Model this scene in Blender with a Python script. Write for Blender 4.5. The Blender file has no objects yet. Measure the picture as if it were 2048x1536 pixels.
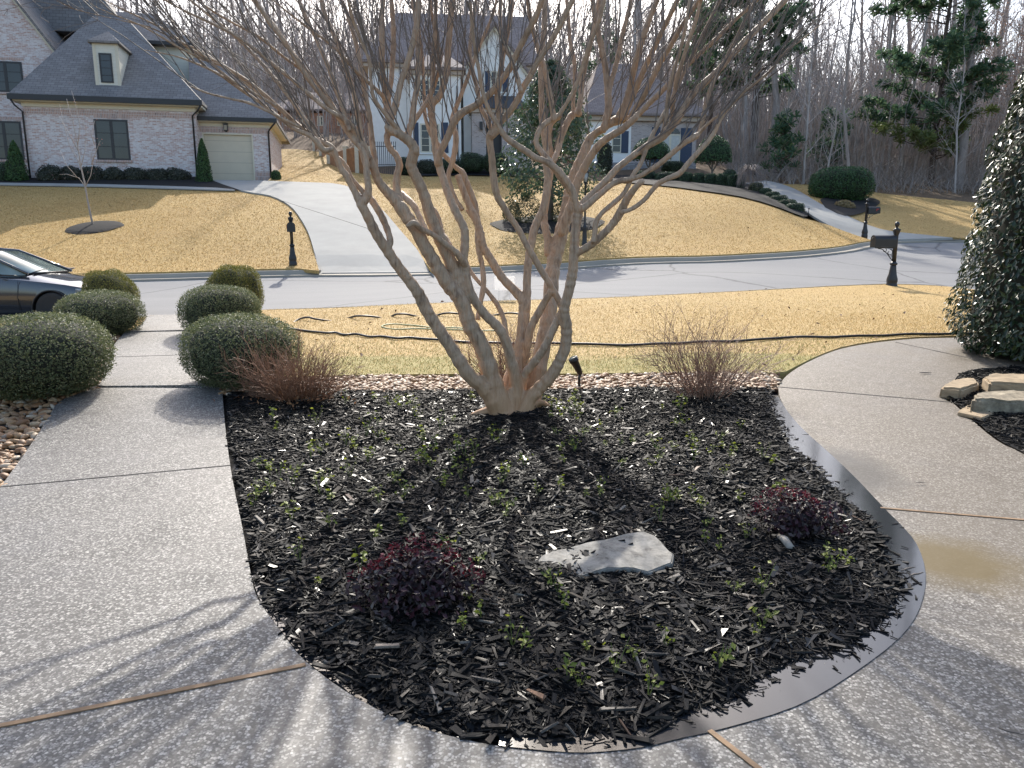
import bpy, bmesh, math, random
import numpy as np
from mathutils import Vector, Matrix, noise as mnoise
from mathutils.geometry import delaunay_2d_cdt, interpolate_bezier
R_ = math.radians
random.seed(7); RNG = np.random.default_rng(11)
SC = bpy.context.scene
COL = SC.collection

# ------------------------------------------------------------------ camera, sky, sun, exposure
FPX, HORIZ, CAMH = 1500.0, 480.0, 1.6
TH = math.atan((768 - HORIZ) / FPX)
CT, ST = math.cos(TH), math.sin(TH)
cd = bpy.data.cameras.new('camera'); cam = bpy.data.objects.new('camera', cd); COL.objects.link(cam)
cam.location = (0, 0, CAMH); cam.rotation_euler = (math.pi / 2 - TH, 0, 0)
cd.sensor_fit = 'HORIZONTAL'; cd.sensor_width = 36.0; cd.lens = 36.0 * FPX / 2048.0
cd.clip_start = 0.05; cd.clip_end = 2000
SC.camera = cam
SUN_EL, SUN_AZ = 37.0, -3.0            # azimuth measured from +Y towards +X
w = bpy.data.worlds.new('World'); SC.world = w; w.use_nodes = True
wn = w.node_tree.nodes; wl = w.node_tree.links
sky = wn.new('ShaderNodeTexSky'); sky.sky_type = 'NISHITA'; sky.sun_disc = False
sky.sun_elevation = R_(SUN_EL); sky.sun_rotation = R_(SUN_AZ)
sky.air_density = 1.0; sky.dust_density = 2.6; sky.ozone_density = 1.0
wl.new(sky.outputs[0], wn['Background'].inputs[0]); wn['Background'].inputs[1].default_value = 0.15
sl = bpy.data.lights.new('sun', 'SUN'); sl.energy = 2.8; sl.angle = R_(0.5); sl.color = (1.0, 0.95, 0.865)
sun = bpy.data.objects.new('sun', sl); COL.objects.link(sun)
_d = Vector((math.sin(R_(SUN_AZ)) * math.cos(R_(SUN_EL)), math.cos(R_(SUN_AZ)) * math.cos(R_(SUN_EL)), math.sin(R_(SUN_EL))))
sun.rotation_euler = _d.to_track_quat('Z', 'Y').to_euler(); sun.location = _d * 100
SC.view_settings.view_transform = 'Standard'; SC.view_settings.look = 'None'
SC.view_settings.exposure = 1.12; SC.view_settings.gamma = 1.0
SC.cycles.max_bounces = 6; SC.cycles.transparent_max_bounces = 12
SC.render.film_transparent = False

# ------------------------------------------------------------------ a photographed direction, and the terrain it meets
def ray(u, v):
    a = (u - 1024) / FPX; b = (v - 768) / FPX
    return np.array((a, CT - b * ST, -ST - b * CT))
def P(u, v, y):                          # the point seen at (u, v) that lies y metres in front of the camera
    d = ray(u, v); return Vector(d * (y / d[1])) + Vector((0, 0, CAMH))
CTRL = [
 # left walk and near lawn
 (330,722,8.9),(330,664,10.7),(340,638,13.0),(560,640,13.0),(560,700,9.6),(700,760,7.7),
 (800,614,13.9),(1000,605,14.6),(1200,599,15.3),(1400,588,16.6),(1600,578,18.2),(1783,571,20.0),(1910,579,20.0),
 (1015,836,6.5),(1200,765,7.8),(1200,692,9.6),(1400,760,7.7),(1560,795,6.95),(1700,680,9.8),(1900,682,9.6),
 (1950,810,6.7),(1200,640,12.0),(1600,630,13.2),(1900,640,12.6),(800,660,11.2),
 # road
 (110,641,13.9),(350,598,17.5),(300,553,23.0),(640,543,23.4),(860,542,23.4),(1000,536,23.8),(1150,528,24.4),
 (1400,517,25.6),(1600,506,28.0),(1740,488,32.5),(1860,479,35.5),(1960,482,35.5),(1000,566,18.5),(1500,545,21.0),(1800,525,26.0),(1980,520,27.0),
 # left lawn and house pad
 (188,452,29.5),(0,470,28.3),(450,455,29.0),(0,372,36.6),(200,372,36.8),(420,377,36.8),(60,362,38.0),(390,364,38.8),(530,362,40.5),(600,362,41.0),
 (740,395,36.0),(680,368,40.5),(830,500,26.5),(760,430,31.5),(620,480,27.3),
 # middle lawn
 (900,440,31.5),(1095,446,31.0),(1168,486,27.2),(850,350,49),(1000,348,50),(1250,360,47),(1300,430,32.0),(1480,382,42.0),(1600,428,36.0),
 (1450,470,30.0),(1690,466,35.2),(1560,385,46.0),(1520,364,50.0),(1400,345,51),
 # right side and the woods
 (1600,372,50),(1690,400,45),(1760,384,50),(1850,430,41),(1950,410,45),(1960,450,38.5),
 (1560,345,60),(1800,345,66),(2000,360,60),(1650,328,90),(1900,332,90),
 (560,300,58),(600,270,68),(560,335,48),(700,340,50),(750,335,52),(850,275,90),(1200,290,90),(500,255,90),(200,250,90),(0,260,60),(200,260,60),
]
XYZ = [(x, y, 0.0) for x in (-4, -2, 0, 2, 4) for y in (0.0, 2.0, 4.0)] + [(-4.2,5.2,.02),(-1.5,5,.02),(0.5,4.8,.03),(2.6,4.6,.02),(4.5,4.5,.05),
       (-10,2,0),(10,2,0),(-10,8,.25),(10,8,.35),(-20,12,.3),(20,14,.5),(-30,0,0),(30,0,0),(0,-12,0),(-30,-12,0),(30,-12,0),
       (-32,15,.3),(-32,23,.7),(34,24,1.5),(40,40,3),(60,60,5),(-60,40,6),(-60,20,1.5),(60,20,2),
       (-90,110,15),(0,120,17),(90,110,11),(0,170,19),(-120,170,19),(120,170,14),(-3.5,7.35,.19),(-4.6,7.4,.2)]
_pts = [tuple(P(*c)) for c in CTRL] + XYZ
_A = np.array(_pts); _S = 10.0
def _phi(r): return np.where(r > 1e-9, r * r * np.log(np.maximum(r, 1e-9)), 0.0)
_X = _A[:, :2] / _S; _n = len(_X)
_K = _phi(np.linalg.norm(_X[:, None] - _X[None], axis=2)) + np.eye(_n) * 0.004
_Pm = np.hstack([np.ones((_n, 1)), _X])
_L = np.block([[_K, _Pm], [_Pm.T, np.zeros((3, 3))]])
_W = np.linalg.solve(_L, np.concatenate([_A[:, 2], np.zeros(3)]))
def TA(xy):                              # terrain height for an (n,2) array
    q = np.asarray(xy, float).reshape(-1, 2) / _S
    out = np.empty(len(q))
    for i in range(0, len(q), 20000):
        b = q[i:i + 20000]
        k = _phi(np.linalg.norm(b[:, None] - _X[None], axis=2))
        out[i:i + 20000] = k @ _W[:_n] + _W[_n] + b @ _W[_n + 1:]
    return out
def T(x, y): return float(TA([(x, y)])[0])
_YS = np.concatenate([np.arange(1.2, 16, .06), np.arange(16, 60, .2), np.arange(60, 160, .6)])
def G(u, v, dz=0.0):                     # where the sight line at (u, v) first meets the ground (raised by dz)
    d = ray(u, v); t = _YS / d[1]
    xy = np.stack([d[0] * t, _YS], 1); z = CAMH + d[2] * t
    h = TA(xy) + dz - z
    i = int(np.argmax(h > 0)) if (h > 0).any() else len(h) - 1
    if i == 0: y = _YS[0]
    else:
        f = -h[i - 1] / (h[i] - h[i - 1]) if h[i] != h[i - 1] else 0
        y = _YS[i - 1] + f * (_YS[i] - _YS[i - 1])
    x = d[0] * y / d[1]
    return Vector((x, y, T(x, y)))
# ------------------------------------------------------------------ mesh helpers
class MB:
    def __init__(s): s.v = []; s.f = []; s.m = []; s.sm = []
    def add(s, vs, fs, mi=0, smooth=False):
        o = len(s.v); s.v += [tuple(map(float, p)) for p in vs]
        for f in fs: s.f.append(tuple(o + i for i in f)); s.m.append(mi); s.sm.append(smooth)
        return s
    def box(s, x0, x1, y0, y1, z0, z1, mi=0):
        v = [(x0,y0,z0),(x1,y0,z0),(x1,y1,z0),(x0,y1,z0),(x0,y0,z1),(x1,y0,z1),(x1,y1,z1),(x0,y1,z1)]
        return s.add(v, [(0,3,2,1),(4,5,6,7),(0,1,5,4),(1,2,6,5),(2,3,7,6),(3,0,4,7)], mi)
    def hexa(s, b, t, mi=0):            # 4 bottom points (ccw) and 4 top points
        return s.add(list(b) + list(t), [(0,3,2,1),(4,5,6,7),(0,1,5,4),(1,2,6,5),(2,3,7,6),(3,0,4,7)], mi)
    def tube(s, pts, rad, n=6, mi=0, smooth=True, caps=True):
        pts = [Vector(p) for p in pts]; k = len(pts)
        if not hasattr(rad, '__len__'): rad = [rad] * k
        t0 = (pts[1] - pts[0]).normalized(); a = t0.orthogonal().normalized()
        vs = []
        for i, p in enumerate(pts):
            t = (pts[min(i + 1, k - 1)] - pts[max(i - 1, 0)])
            t = t.normalized() if t.length > 1e-9 else t0
            a = a - t * a.dot(t); a = a.normalized() if a.length > 1e-6 else t.orthogonal().normalized()
            b = t.cross(a)
            for j in range(n):
                q = 2 * math.pi * j / n
                vs.append(p + (a * math.cos(q) + b * math.sin(q)) * rad[i])
        fs = [(i*n+j, i*n+(j+1)%n, (i+1)*n+(j+1)%n, (i+1)*n+j) for i in range(k-1) for j in range(n)]
        if caps: fs += [tuple(range(n-1, -1, -1)), tuple((k-1)*n + j for j in range(n))]
        return s.add(vs, fs, mi, smooth)
    def lathe(s, prof, c=(0,0,0), n=20, mi=0, smooth=True, sx=1, sy=1, sq=0):   # profile of (radius, z); sq>0 squares the section
        vs = []
        for r, z in prof:
            for j in range(n):
                q = 2*math.pi*j/n; cx, sy_ = math.cos(q), math.sin(q)
                if sq: 
                    e = 2/sq; cx = math.copysign(abs(cx)**e, cx); sy_ = math.copysign(abs(sy_)**e, sy_)
                vs.append((c[0]+r*cx*sx, c[1]+r*sy_*sy, c[2]+z))
        k = len(prof)
        fs = [(i*n+j, i*n+(j+1)%n, (i+1)*n+(j+1)%n, (i+1)*n+j) for i in range(k-1) for j in range(n)]
        fs += [tuple(range(n-1,-1,-1)), tuple((k-1)*n+j for j in range(n))]
        return s.add(vs, fs, mi, smooth)
    def prism(s, outline, d, mi=0):      # outline of 3d points, extruded by vector d
        o = [Vector(p) for p in outline]; d = Vector(d); n = len(o)
        fs = [tuple(range(n-1,-1,-1)), tuple(range(n, 2*n))] + [(i,(i+1)%n,n+(i+1)%n,n+i) for i in range(n)]
        return s.add(o + [p + d for p in o], fs, mi)
    def build(s, name, mats, parent=None, loc=None, uv=True, recalc=True):
        me = bpy.data.meshes.new(name); me.from_pydata(s.v, [], s.f); me.update()
        if recalc:
            bm = bmesh.new(); bm.from_mesh(me); bmesh.ops.recalc_face_normals(bm, faces=bm.faces); bm.to_mesh(me); bm.free()
        if not isinstance(mats, (list, tuple)): mats = [mats]
        for m in mats: me.materials.append(m)
        me.polygons.foreach_set('material_index', s.m); me.polygons.foreach_set('use_smooth', s.sm)
        if uv: box_uv(me)
        return link(me, name, parent, loc)
def box_uv(me):
    L = me.uv_layers.new(name='UV'); co = me.vertices; d = L.data
    for p in me.polygons:
        n = p.normal
        u = Vector((0,0,1)).cross(n)
        u = u.normalized() if u.length > .05 else Vector((1,0,0))
        v = n.cross(u)
        for li in p.loop_indices:
            c = co[me.loops[li].vertex_index].co; d[li].uv = (c.dot(u), c.dot(v))
def link(me, name, parent=None, loc=None):
    o = bpy.data.objects.new(name, me); COL.objects.link(o)
    if parent is not None: o.parent = parent
    if loc is not None: o.location = loc
    return o
def npmesh(name, V, F, mats, parent=None, smooth=False, loc=None, mi=None):   # big meshes: V (n,3), F (m,k)
    me = bpy.data.meshes.new(name); V = np.asarray(V, np.float32); F = np.asarray(F, np.int32)
    me.vertices.add(len(V)); me.vertices.foreach_set('co', V.ravel())
    k = F.shape[1]; me.loops.add(F.size); me.loops.foreach_set('vertex_index', F.ravel())
    me.polygons.add(len(F)); me.polygons.foreach_set('loop_start', np.arange(0, F.size, k, dtype=np.int32))
    me.polygons.foreach_set('loop_total', np.full(len(F), k, np.int32))
    me.polygons.foreach_set('use_smooth', np.full(len(F), smooth))
    if mi is not None: me.polygons.foreach_set('material_index', np.asarray(mi, np.int32))
    if not isinstance(mats, (list, tuple)): mats = [mats]
    for m in mats: me.materials.append(m)
    me.update(calc_edges=True)
    return link(me, name, parent, loc)
def tag(o, label=None, cat=None, group=None, kind=None):
    if label: o['label'] = label
    if cat: o['category'] = cat
    if group: o['group'] = group
    if kind: o['kind'] = kind
    return o
def struct(o): o['kind'] = 'structure'; return o
def stuff(o, label=None, cat=None): return tag(o, label, cat, kind='stuff')
def empty(name, loc, label, cat, group=None, rz=0):
    o = bpy.data.objects.new(name, None); COL.objects.link(o); o.location = loc; o.rotation_euler = (0, 0, rz)
    o.empty_display_size = .2
    return tag(o, label, cat, group)
def copy_tree(o, parent=None, **kw):
    c = o.copy(); COL.objects.link(c)
    if parent is not None: c.parent = parent; c.matrix_parent_inverse = o.matrix_parent_inverse.copy()
    for ch in list(o.children): copy_tree(ch, c)
    return c
def crom(pts, n=6, closed=False):        # smooth curve through the points
    P_ = [np.array(p, float) for p in pts]; k = len(P_); out = []
    rng_ = range(k if closed else k - 1)
    for i in rng_:
        if closed: a, b, c, d = P_[(i-1)%k], P_[i], P_[(i+1)%k], P_[(i+2)%k]
        else: a, b, c, d = P_[max(i-1,0)], P_[i], P_[i+1], P_[min(i+2,k-1)]
        for j in range(n):
            t = j / n
            out.append(.5*((2*b)+(-a+c)*t+(2*a-5*b+4*c-d)*t*t+(-a+3*b-3*c+d)*t**3))
    if not closed: out.append(P_[-1])
    return out
def gl(uvs, dz=0.0, n=4, smooth=True):   # photographed ground line -> world xy
    p = [tuple(G(u, v, dz)[:2]) for u, v in uvs]
    return [tuple(q) for q in crom(p, n)] if smooth and n > 1 else p
def inside(poly, xy):
    poly = np.asarray(poly); x, y = xy[:, 0], xy[:, 1]; r = np.zeros(len(xy), bool); j = len(poly) - 1
    for i in range(len(poly)):
        xi, yi = poly[i]; xj, yj = poly[j]
        c = ((yi > y) != (yj > y)) & (x < (xj - xi) * (y - yi) / (yj - yi + 1e-12) + xi); r ^= c; j = i
    return r
def sheet(name, poly, mat, dz, sp, skirt=0.0, jit=0.25):   # a piece of ground inside an outline, following the terrain
    poly = [tuple(map(float, p[:2])) for p in poly]
    q = [poly[0]]
    for p in poly[1:]:
        if (p[0]-q[-1][0])**2 + (p[1]-q[-1][1])**2 > 4e-4: q.append(p)
    if (q[0][0]-q[-1][0])**2 + (q[0][1]-q[-1][1])**2 < 4e-4: q.pop()
    n = len(q); A = np.array(q); lo, hi = A.min(0), A.max(0)
    gx, gy = np.meshgrid(np.arange(lo[0], hi[0], sp), np.arange(lo[1], hi[1], sp)); g = np.stack([gx.ravel(), gy.ravel()], 1)
    g = g + RNG.uniform(-jit, jit, g.shape) * sp; g = g[inside(A, g)]
    vs, es, fs, *_ = delaunay_2d_cdt([Vector(p) for p in q] + [Vector(p) for p in g], [(i, (i+1) % n) for i in range(n)], [], 1, 1e-5)
    V = np.array([tuple(p) for p in vs]); z = TA(V) + (np.array([dz(x, y) for x, y in V]) if callable(dz) else dz)
    verts = [(V[i,0], V[i,1], z[i]) for i in range(len(V))]; faces = [tuple(f) for f in fs]
    if skirt:
        ec = {}
        for f in faces:
            for a, b in zip(f, f[1:] + f[:1]): ec[(a, b)] = 1
        bd = [(a, b) for (a, b) in ec if (b, a) not in ec]; mp = {}
        for a, b in bd:
            for k in (a, b):
                if k not in mp: mp[k] = len(verts); verts.append((verts[k][0], verts[k][1], verts[k][2] - skirt))
            faces.append((b, a, mp[a], mp[b]))
    me = bpy.data.meshes.new(name); me.from_pydata(verts, [], faces); me.materials.append(mat); me.update()
    return struct(link(me, name))
def sm01(t): t = min(max(t, 0), 1); return t*t*(3-2*t)
# ------------------------------------------------------------------ materials
class NT:
    def __init__(s, name):
        s.m = bpy.data.materials.new(name); s.m.use_nodes = True; s.t = s.m.node_tree; s.t.nodes.clear()
        s.out = s('ShaderNodeOutputMaterial'); s.b = s('ShaderNodeBsdfPrincipled'); s.l(s.b, s.out, 0, 0)
        s.geo = None
    def __call__(s, typ, **kw):
        n = s.t.nodes.new(typ)
        for k, v in kw.items(): setattr(n, k, v)
        return n
    def l(s, a, b, ai=0, bi=0): s.t.links.new(a.outputs[ai], b.inputs[bi])
    def pos(s): 
        if not s.geo: s.geo = s('ShaderNodeNewGeometry')
        return s.geo
    def map(s, src, oi, scale=(1,1,1), loc=(0,0,0), rot=(0,0,0)):
        m = s('ShaderNodeMapping'); s.l(src, m, oi, 0)
        m.inputs['Scale'].default_value = scale; m.inputs['Location'].default_value = loc; m.inputs['Rotation'].default_value = rot
        return m
    def noise(s, src, oi, scale, det=4, rough=.6, dist=0):
        n = s('ShaderNodeTexNoise'); n.inputs['Scale'].default_value = scale; n.inputs['Detail'].default_value = det
        n.inputs['Roughness'].default_value = rough; n.inputs['Distortion'].default_value = dist
        if src is not None: s.l(src, n, oi, 0)
        return n
    def ramp(s, src, oi, stops, interp='LINEAR'):
        r = s('ShaderNodeValToRGB'); e = r.color_ramp.elements; r.color_ramp.interpolation = interp
        while len(e) < len(stops): e.new(.5)
        for k, (p, c) in zip(e, stops): k.position = p; k.color = (c[0], c[1], c[2], 1) if hasattr(c, '__len__') else (c, c, c, 1)
        s.l(src, r, oi, 0); return r
    def mix(s, f, a, b, fo=0, ao=0, bo=0, typ='MIX'):
        m = s('ShaderNodeMix', data_type='RGBA', blend_type=typ)
        if hasattr(f, 'outputs'): s.l(f, m, fo, 0)
        else: m.inputs[0].default_value = f
        for x, o, i in ((a, ao, 6), (b, bo, 7)):
            if hasattr(x, 'outputs'): s.l(x, m, o, i)
            else: m.inputs[i].default_value = (*x, 1)
        return m
    def math(s, op, a, b=0.0, ao=0, bo=0, clamp=False):
        m = s('ShaderNodeMath', operation=op, use_clamp=clamp)
        for x, o, i in ((a, ao, 0), (b, bo, 1)):
            if hasattr(x, 'outputs'): s.l(x, m, o, i)
            else: m.inputs[i].default_value = x
        return m
    def bump(s, h, ho=0, strength=.5, dist=.02):
        b = s('ShaderNodeBump'); b.inputs['Strength'].default_value = strength; b.inputs['Distance'].default_value = dist
        s.l(h, b, ho, 2); s.l(b, s.b, 0, 'Normal'); return b
    def col(s, n, o=0): s.t.links.new(n.outputs[o], s.b.inputs['Base Color'])
    def set(s, **kw):
        for k, v in kw.items(): s.b.inputs[k.replace('_', ' ')].default_value = v
        return s
MIXO = 2
def plain(name, c, rough=.6, metal=0, spec=.5, var=.12, vs=6.0, bump=0, bs=60):
    t = NT(name); g = t.pos(); n = t.noise(g, 0, vs, 5)
    a = [k*(1-var) for k in c]; b = [min(1, k*(1+var)) for k in c]
    r = t.ramp(n, 0, [(.3, a), (.7, b)]); t.col(r); t.set(Roughness=rough, Metallic=metal); t.b.inputs['Specular IOR Level'].default_value = spec
    if bump: t.bump(t.noise(g, 0, bs, 3), 0, bump, .01)
    return t.m
def leafmat(name, stops, rough=.45, trans=.25, spec=.5):   # every leaf its own tint
    t = NT(name); g = t.pos(); r = t.ramp(g, 8, stops); t.col(r); t.set(Roughness=rough); t.b.inputs['Specular IOR Level'].default_value = spec
    if trans:
        tr = t('ShaderNodeBsdfTranslucent'); t.l(r, tr, 0, 0); mx = t('ShaderNodeMixShader'); mx.inputs[0].default_value = trans
        t.l(t.b, mx, 0, 1); t.l(tr, mx, 0, 2); t.l(mx, t.out, 0, 0)
    return t.m
def mat_lawn():
    t = NT('dormant_lawn'); g = t.pos()
    n1 = t.noise(g, 0, .35, 5); n2 = t.noise(t.map(g, 0, (3.2, 5.5, 4)), 0, 1.6, 7, .8); n3 = t.noise(g, 0, 45, 4, .75); n4 = t.noise(t.map(g, 0, (1, 1.7, 1)), 0, 9, 5, .8)
    c1 = t.ramp(n1, 0, [(.3, (.54,.345,.125)), (.55, (.64,.43,.16)), (.75, (.70,.485,.195))])
    c2 = t.mix(t.ramp(n2, 0, [(.40, .0), (.62, .75)]), c1, (.40,.255,.09)); c2 = t.mix(t.ramp(n4, 0, [(.36, .7), (.5, 0)]), c2, (.27,.17,.065), ao=MIXO)
    nf = t('ShaderNodeSeparateXYZ'); t.l(g, nf, 0, 0); c2 = t.mix(t.ramp(t.math('MULTIPLY', nf, .05, ao=1), 0, [(.75, .5), (1.05, 0)]), c2, (.55,.42,.22), ao=MIXO)
    c3 = t.mix(t.ramp(n3, 0, [(.38, .75), (.6, .0)]), c2, (.21,.145,.06), ao=MIXO)
    # a greener band beside the planting bed, where the lawn is just waking
    sx = t('ShaderNodeSeparateXYZ'); t.l(g, sx, 0, 0)
    y = t.math('ADD', sx, t.math('MULTIPLY', n1, 2.2), ao=1)
    k = t.ramp(t.math('MULTIPLY', y, .1), 0, [(.98, .62), (1.22, 0.0)])
    c4 = t.mix(t.mix(1.0, k, t.ramp(n3, 0, [(.3, .35), (.6, 1)]), typ='MULTIPLY'), c3, (.20,.225,.075), fo=MIXO, ao=MIXO)
    t.col(c4, MIXO); t.set(Roughness=.85); t.b.inputs['Specular IOR Level'].default_value = .2
    t.bump(t.math('ADD', n3, n4), 0, .9, .05); return t.m
def mat_aggregate():
    t = NT('exposed_aggregate'); g = t.pos(); sx = t('ShaderNodeSeparateXYZ'); t.l(g, sx, 0, 0)
    wob = t.noise(g, 0, 60, 2); mp = t.mix(.012, g, wob, ao=0, bo=1)
    v = t('ShaderNodeTexVoronoi', feature='F1'); v.inputs['Scale'].default_value = 98; t.l(mp, v, MIXO, 0)
    h = t('ShaderNodeSeparateColor'); t.l(v, h, 1, 0)
    peb = t.ramp(h, 0, [(0, (.036,.034,.032)), (.25, (.105,.099,.090)), (.5, (.205,.194,.175)), (.75, (.315,.30,.272)), (1, (.52,.49,.44))])
    cement = t.ramp(v, 0, [(.42, 0.0), (.70, 1.0)])
    c = t.mix(cement, peb, (.066,.062,.056)); gr = t.noise(g, 0, 34, 3, .85); c = t.mix(t.ramp(gr, 0, [(.36, .5), (.52, 0)]), c, (.075,.067,.058), ao=MIXO); c = t.mix(t.ramp(gr, 0, [(.54, 0), (.68, .3)]), c, (.40,.38,.34), ao=MIXO)
    big = t.noise(g, 0, .9, 5); c = t.mix(t.ramp(big, 0, [(.35, .3), (.7, 0)]), c, (.11,.10,.09), ao=MIXO)
    # the tannin-stained walk on the right
    st = t.noise(g, 0, 1.3, 4, .6); xm = t.ramp(t.math('MULTIPLY', t.math('ADD', sx, t.math('MULTIPLY', st, 1.2)), .2), 0, [(.34, 0), (.60, .34)])
    c = t.mix(xm, c, (.20,.15,.09), ao=MIXO)
    bl = t('ShaderNodeVectorMath', operation='DISTANCE'); t.l(g, bl, 0, 0); p = G(1905, 1135); bl.inputs[1].default_value = (p.x, p.y, .03)
    bm_ = t.ramp(t.math('ADD', bl, t.math('MULTIPLY', t.noise(g, 0, 5, 4), .28), ao=1), 0, [(.30, .92), (.55, 0)])
    c = t.mix(bm_, c, (.11,.075,.02), ao=MIXO)
    wl_ = t('ShaderNodeVectorMath', operation='DISTANCE'); t.l(t.map(g, 0, (1, .62, 1)), wl_, 0, 0); p = G(1690, 945); wl_.inputs[1].default_value = (p.x, p.y*.62, .03)
    wet = t.ramp(t.math('ADD', wl_, t.math('MULTIPLY', t.noise(g, 0, 6, 5), .26), ao=1), 0, [(.30, .75), (.52, 0)]); c = t.mix(wet, c, (.045,.042,.038), ao=MIXO)
    t.col(c, MIXO)
    rg = t.ramp(t.noise(g, 0, 2.2, 4), 0, [(.35, .48), (.65, .68)]); t.b.inputs['Specular IOR Level'].default_value = .4; t.t.links.new(rg.outputs[0], t.b.inputs['Roughness'])
    hb = t.math('ADD', t.ramp(v, 0, [(.1, 1), (.65, 0)]), t.math('MULTIPLY', t.noise(g, 0, 400, 2), .3))
    t.bump(hb, 0, .8, .009); return t.m
def mat_road():
    t = NT('pale_asphalt'); g = t.pos(); n = t.noise(g, 0, 120, 3, .7); n2 = t.noise(t.map(g, 0, (.25, 1.3, 1)), 0, 1.0, 4)
    c = t.ramp(n, 0, [(.3, (.165,.163,.16)), (.55, (.235,.232,.228)), (.75, (.30,.295,.29))])
    c = t.mix(t.ramp(n2, 0, [(.35, .35), (.65, 0)]), c, (.165,.163,.162))
    v = t('ShaderNodeTexVoronoi', feature='DISTANCE_TO_EDGE'); v.inputs['Scale'].default_value = .22
    wb = t.noise(g, 0, 1.1, 4); t.l(t.mix(.25, g, wb, bo=1), v, MIXO, 0)
    crack = t.ramp(v, 0, [(.0, .8), (.010, 0)]); c = t.mix(crack, c, (.07,.07,.07), ao=MIXO)
    t.col(c, MIXO); t.set(Roughness=.85); t.b.inputs['Specular IOR Level'].default_value = .2; t.bump(n, 0, .35, .008); return t.m
def mat_concrete(name='driveway_concrete', base=(.37,.36,.33)):
    t = NT(name); g = t.pos(); n = t.noise(g, 0, .8, 6, .65); n2 = t.noise(g, 0, 40, 3, .7)
    c = t.ramp(n, 0, [(.3, [k*.8 for k in base]), (.7, base)])
    c = t.mix(t.ramp(n2, 0, [(.3, .3), (.6, 0)]), c, [k*.65 for k in base]); t.col(c, MIXO); t.set(Roughness=.85); t.b.inputs['Specular IOR Level'].default_value = .2; t.bump(n2, 0, .25, .006); return t.m
def mat_soil(name, cols, rough=.8, sc=30):
    t = NT(name); g = t.pos(); n = t.noise(g, 0, sc, 6, .75); t.col(t.ramp(n, 0, [(.3, cols[0]), (.5, cols[1]), (.72, cols[2])]))
    t.set(Roughness=rough); t.b.inputs['Specular IOR Level'].default_value = .25; t.bump(n, 0, 1, .03); return t.m
def mat_brick(name, c1, c2, mortar, msize=.018, white=.5, dark=(.16,.07,.05), soldier=False):
    t = NT(name); uv = t('ShaderNodeUVMap'); m = t.map(uv, 0, (1,1,1), rot=(0,0,math.pi/2 if soldier else 0))
    b = t('ShaderNodeTexBrick'); t.l(m, b, 0, 0); b.inputs['Scale'].default_value = 1.0
    b.inputs['Brick Width'].default_value = .215; b.inputs['Row Height'].default_value = .076; b.inputs['Mortar Size'].default_value = msize*.5
    b.inputs['Bias'].default_value = 0.0; b.inputs['Color1'].default_value = (0,0,0,1); b.inputs['Color2'].default_value = (1,1,1,1); b.inputs['Mortar'].default_value = (.5,.5,.5,1)
    if soldier: b.offset = 0.0
    cr = t.ramp(b, 0, [(0, dark), (.3, c1), (1, c2)])
    n = t.noise(t.map(uv, 0, (1, 2.6, 1)), 0, 5.5, 5, .75); n2 = t.noise(uv, 0, 1.1, 4)
    wr = t('ShaderNodeTexWhiteNoise', noise_dimensions='3D'); t.l(b, wr, 0, 0)
    f = t.math('ADD', t.ramp(n, 0, [(.34, .15), (.56, 1)]), t.ramp(n2, 0, [(.35, 0), (.7, .22)])); f = t.math('ADD', f, t.ramp(b, 0, [(.50, 0), (.68, -.0)])); f = t.math('SUBTRACT', f, t.ramp(b, 0, [(.52, 0), (.68, .75)])); f = t.math('MULTIPLY', f, white, clamp=True)
    c = t.mix(f, cr, mortar); c = t.mix(b, c, mortar, fo=1, ao=MIXO)
    t.col(c, MIXO); t.set(Roughness=.85); t.bump(b, 1, -.5, .01); return t.m
def mat_shingle(name, c1, c2):
    t = NT(name); uv = t('ShaderNodeUVMap'); b = t('ShaderNodeTexBrick'); t.l(uv, b, 0, 0); b.inputs['Scale'].default_value = 1
    b.inputs['Brick Width'].default_value = .32; b.inputs['Row Height'].default_value = .19; b.inputs['Mortar Size'].default_value = .008
    b.inputs['Color1'].default_value = (0,0,0,1); b.inputs['Color2'].default_value = (1,1,1,1); b.inputs['Mortar'].default_value = (0,0,0,1)
    c = t.ramp(b, 0, [(0, c1), (1, c2)]); n = t.noise(uv, 0, .7, 5); c = t.mix(t.ramp(n, 0, [(.35, .3), (.7, 0)]), c, [k*.7 for k in c1])
    c = t.mix(t.ramp(t.noise(uv, 0, 90, 2), 0, [(.35, .35), (.6, 0)]), c, [k*.55 for k in c1], ao=MIXO)
    c = t.mix(b, c, [k*.35 for k in c1], fo=1, ao=MIXO); t.col(c, MIXO); t.set(Roughness=.9); t.bump(b, 1, -.4, .02); return t.m
def mat_siding(name, c, pitch=.2):
    t = NT(name); uv = t('ShaderNodeUVMap'); s = t('ShaderNodeSeparateXYZ'); t.l(uv, s, 0, 0)
    f = t.math('FRACT', t.math('DIVIDE', s, pitch, ao=1)); line = t.ramp(f, 0, [(.0, 1), (.07, 0)])
    n = t.noise(uv, 0, 2, 4); base = t.ramp(n, 0, [(.3, [k*.93 for k in c]), (.7, c)])
    t.col(t.mix(line, base, [k*.6 for k in c]), MIXO); t.set(Roughness=.55); t.bump(f, 0, -.6, .02); return t.m
def mat_glass(name='window_glass', c=(.009,.011,.013), rough=.05):
    t = NT(name); g = t.pos(); n = t.noise(g, 0, .9, 2); t.col(t.ramp(n, 0, [(.35, [k*.6 for k in c]), (.7, [k*2.2 for k in c])])); t.set(Roughness=rough)
    t.b.inputs['Specular IOR Level'].default_value = .5; t.bump(t.noise(g, 0, 1.6, 2), 0, .08, .05); return t.m
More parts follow.
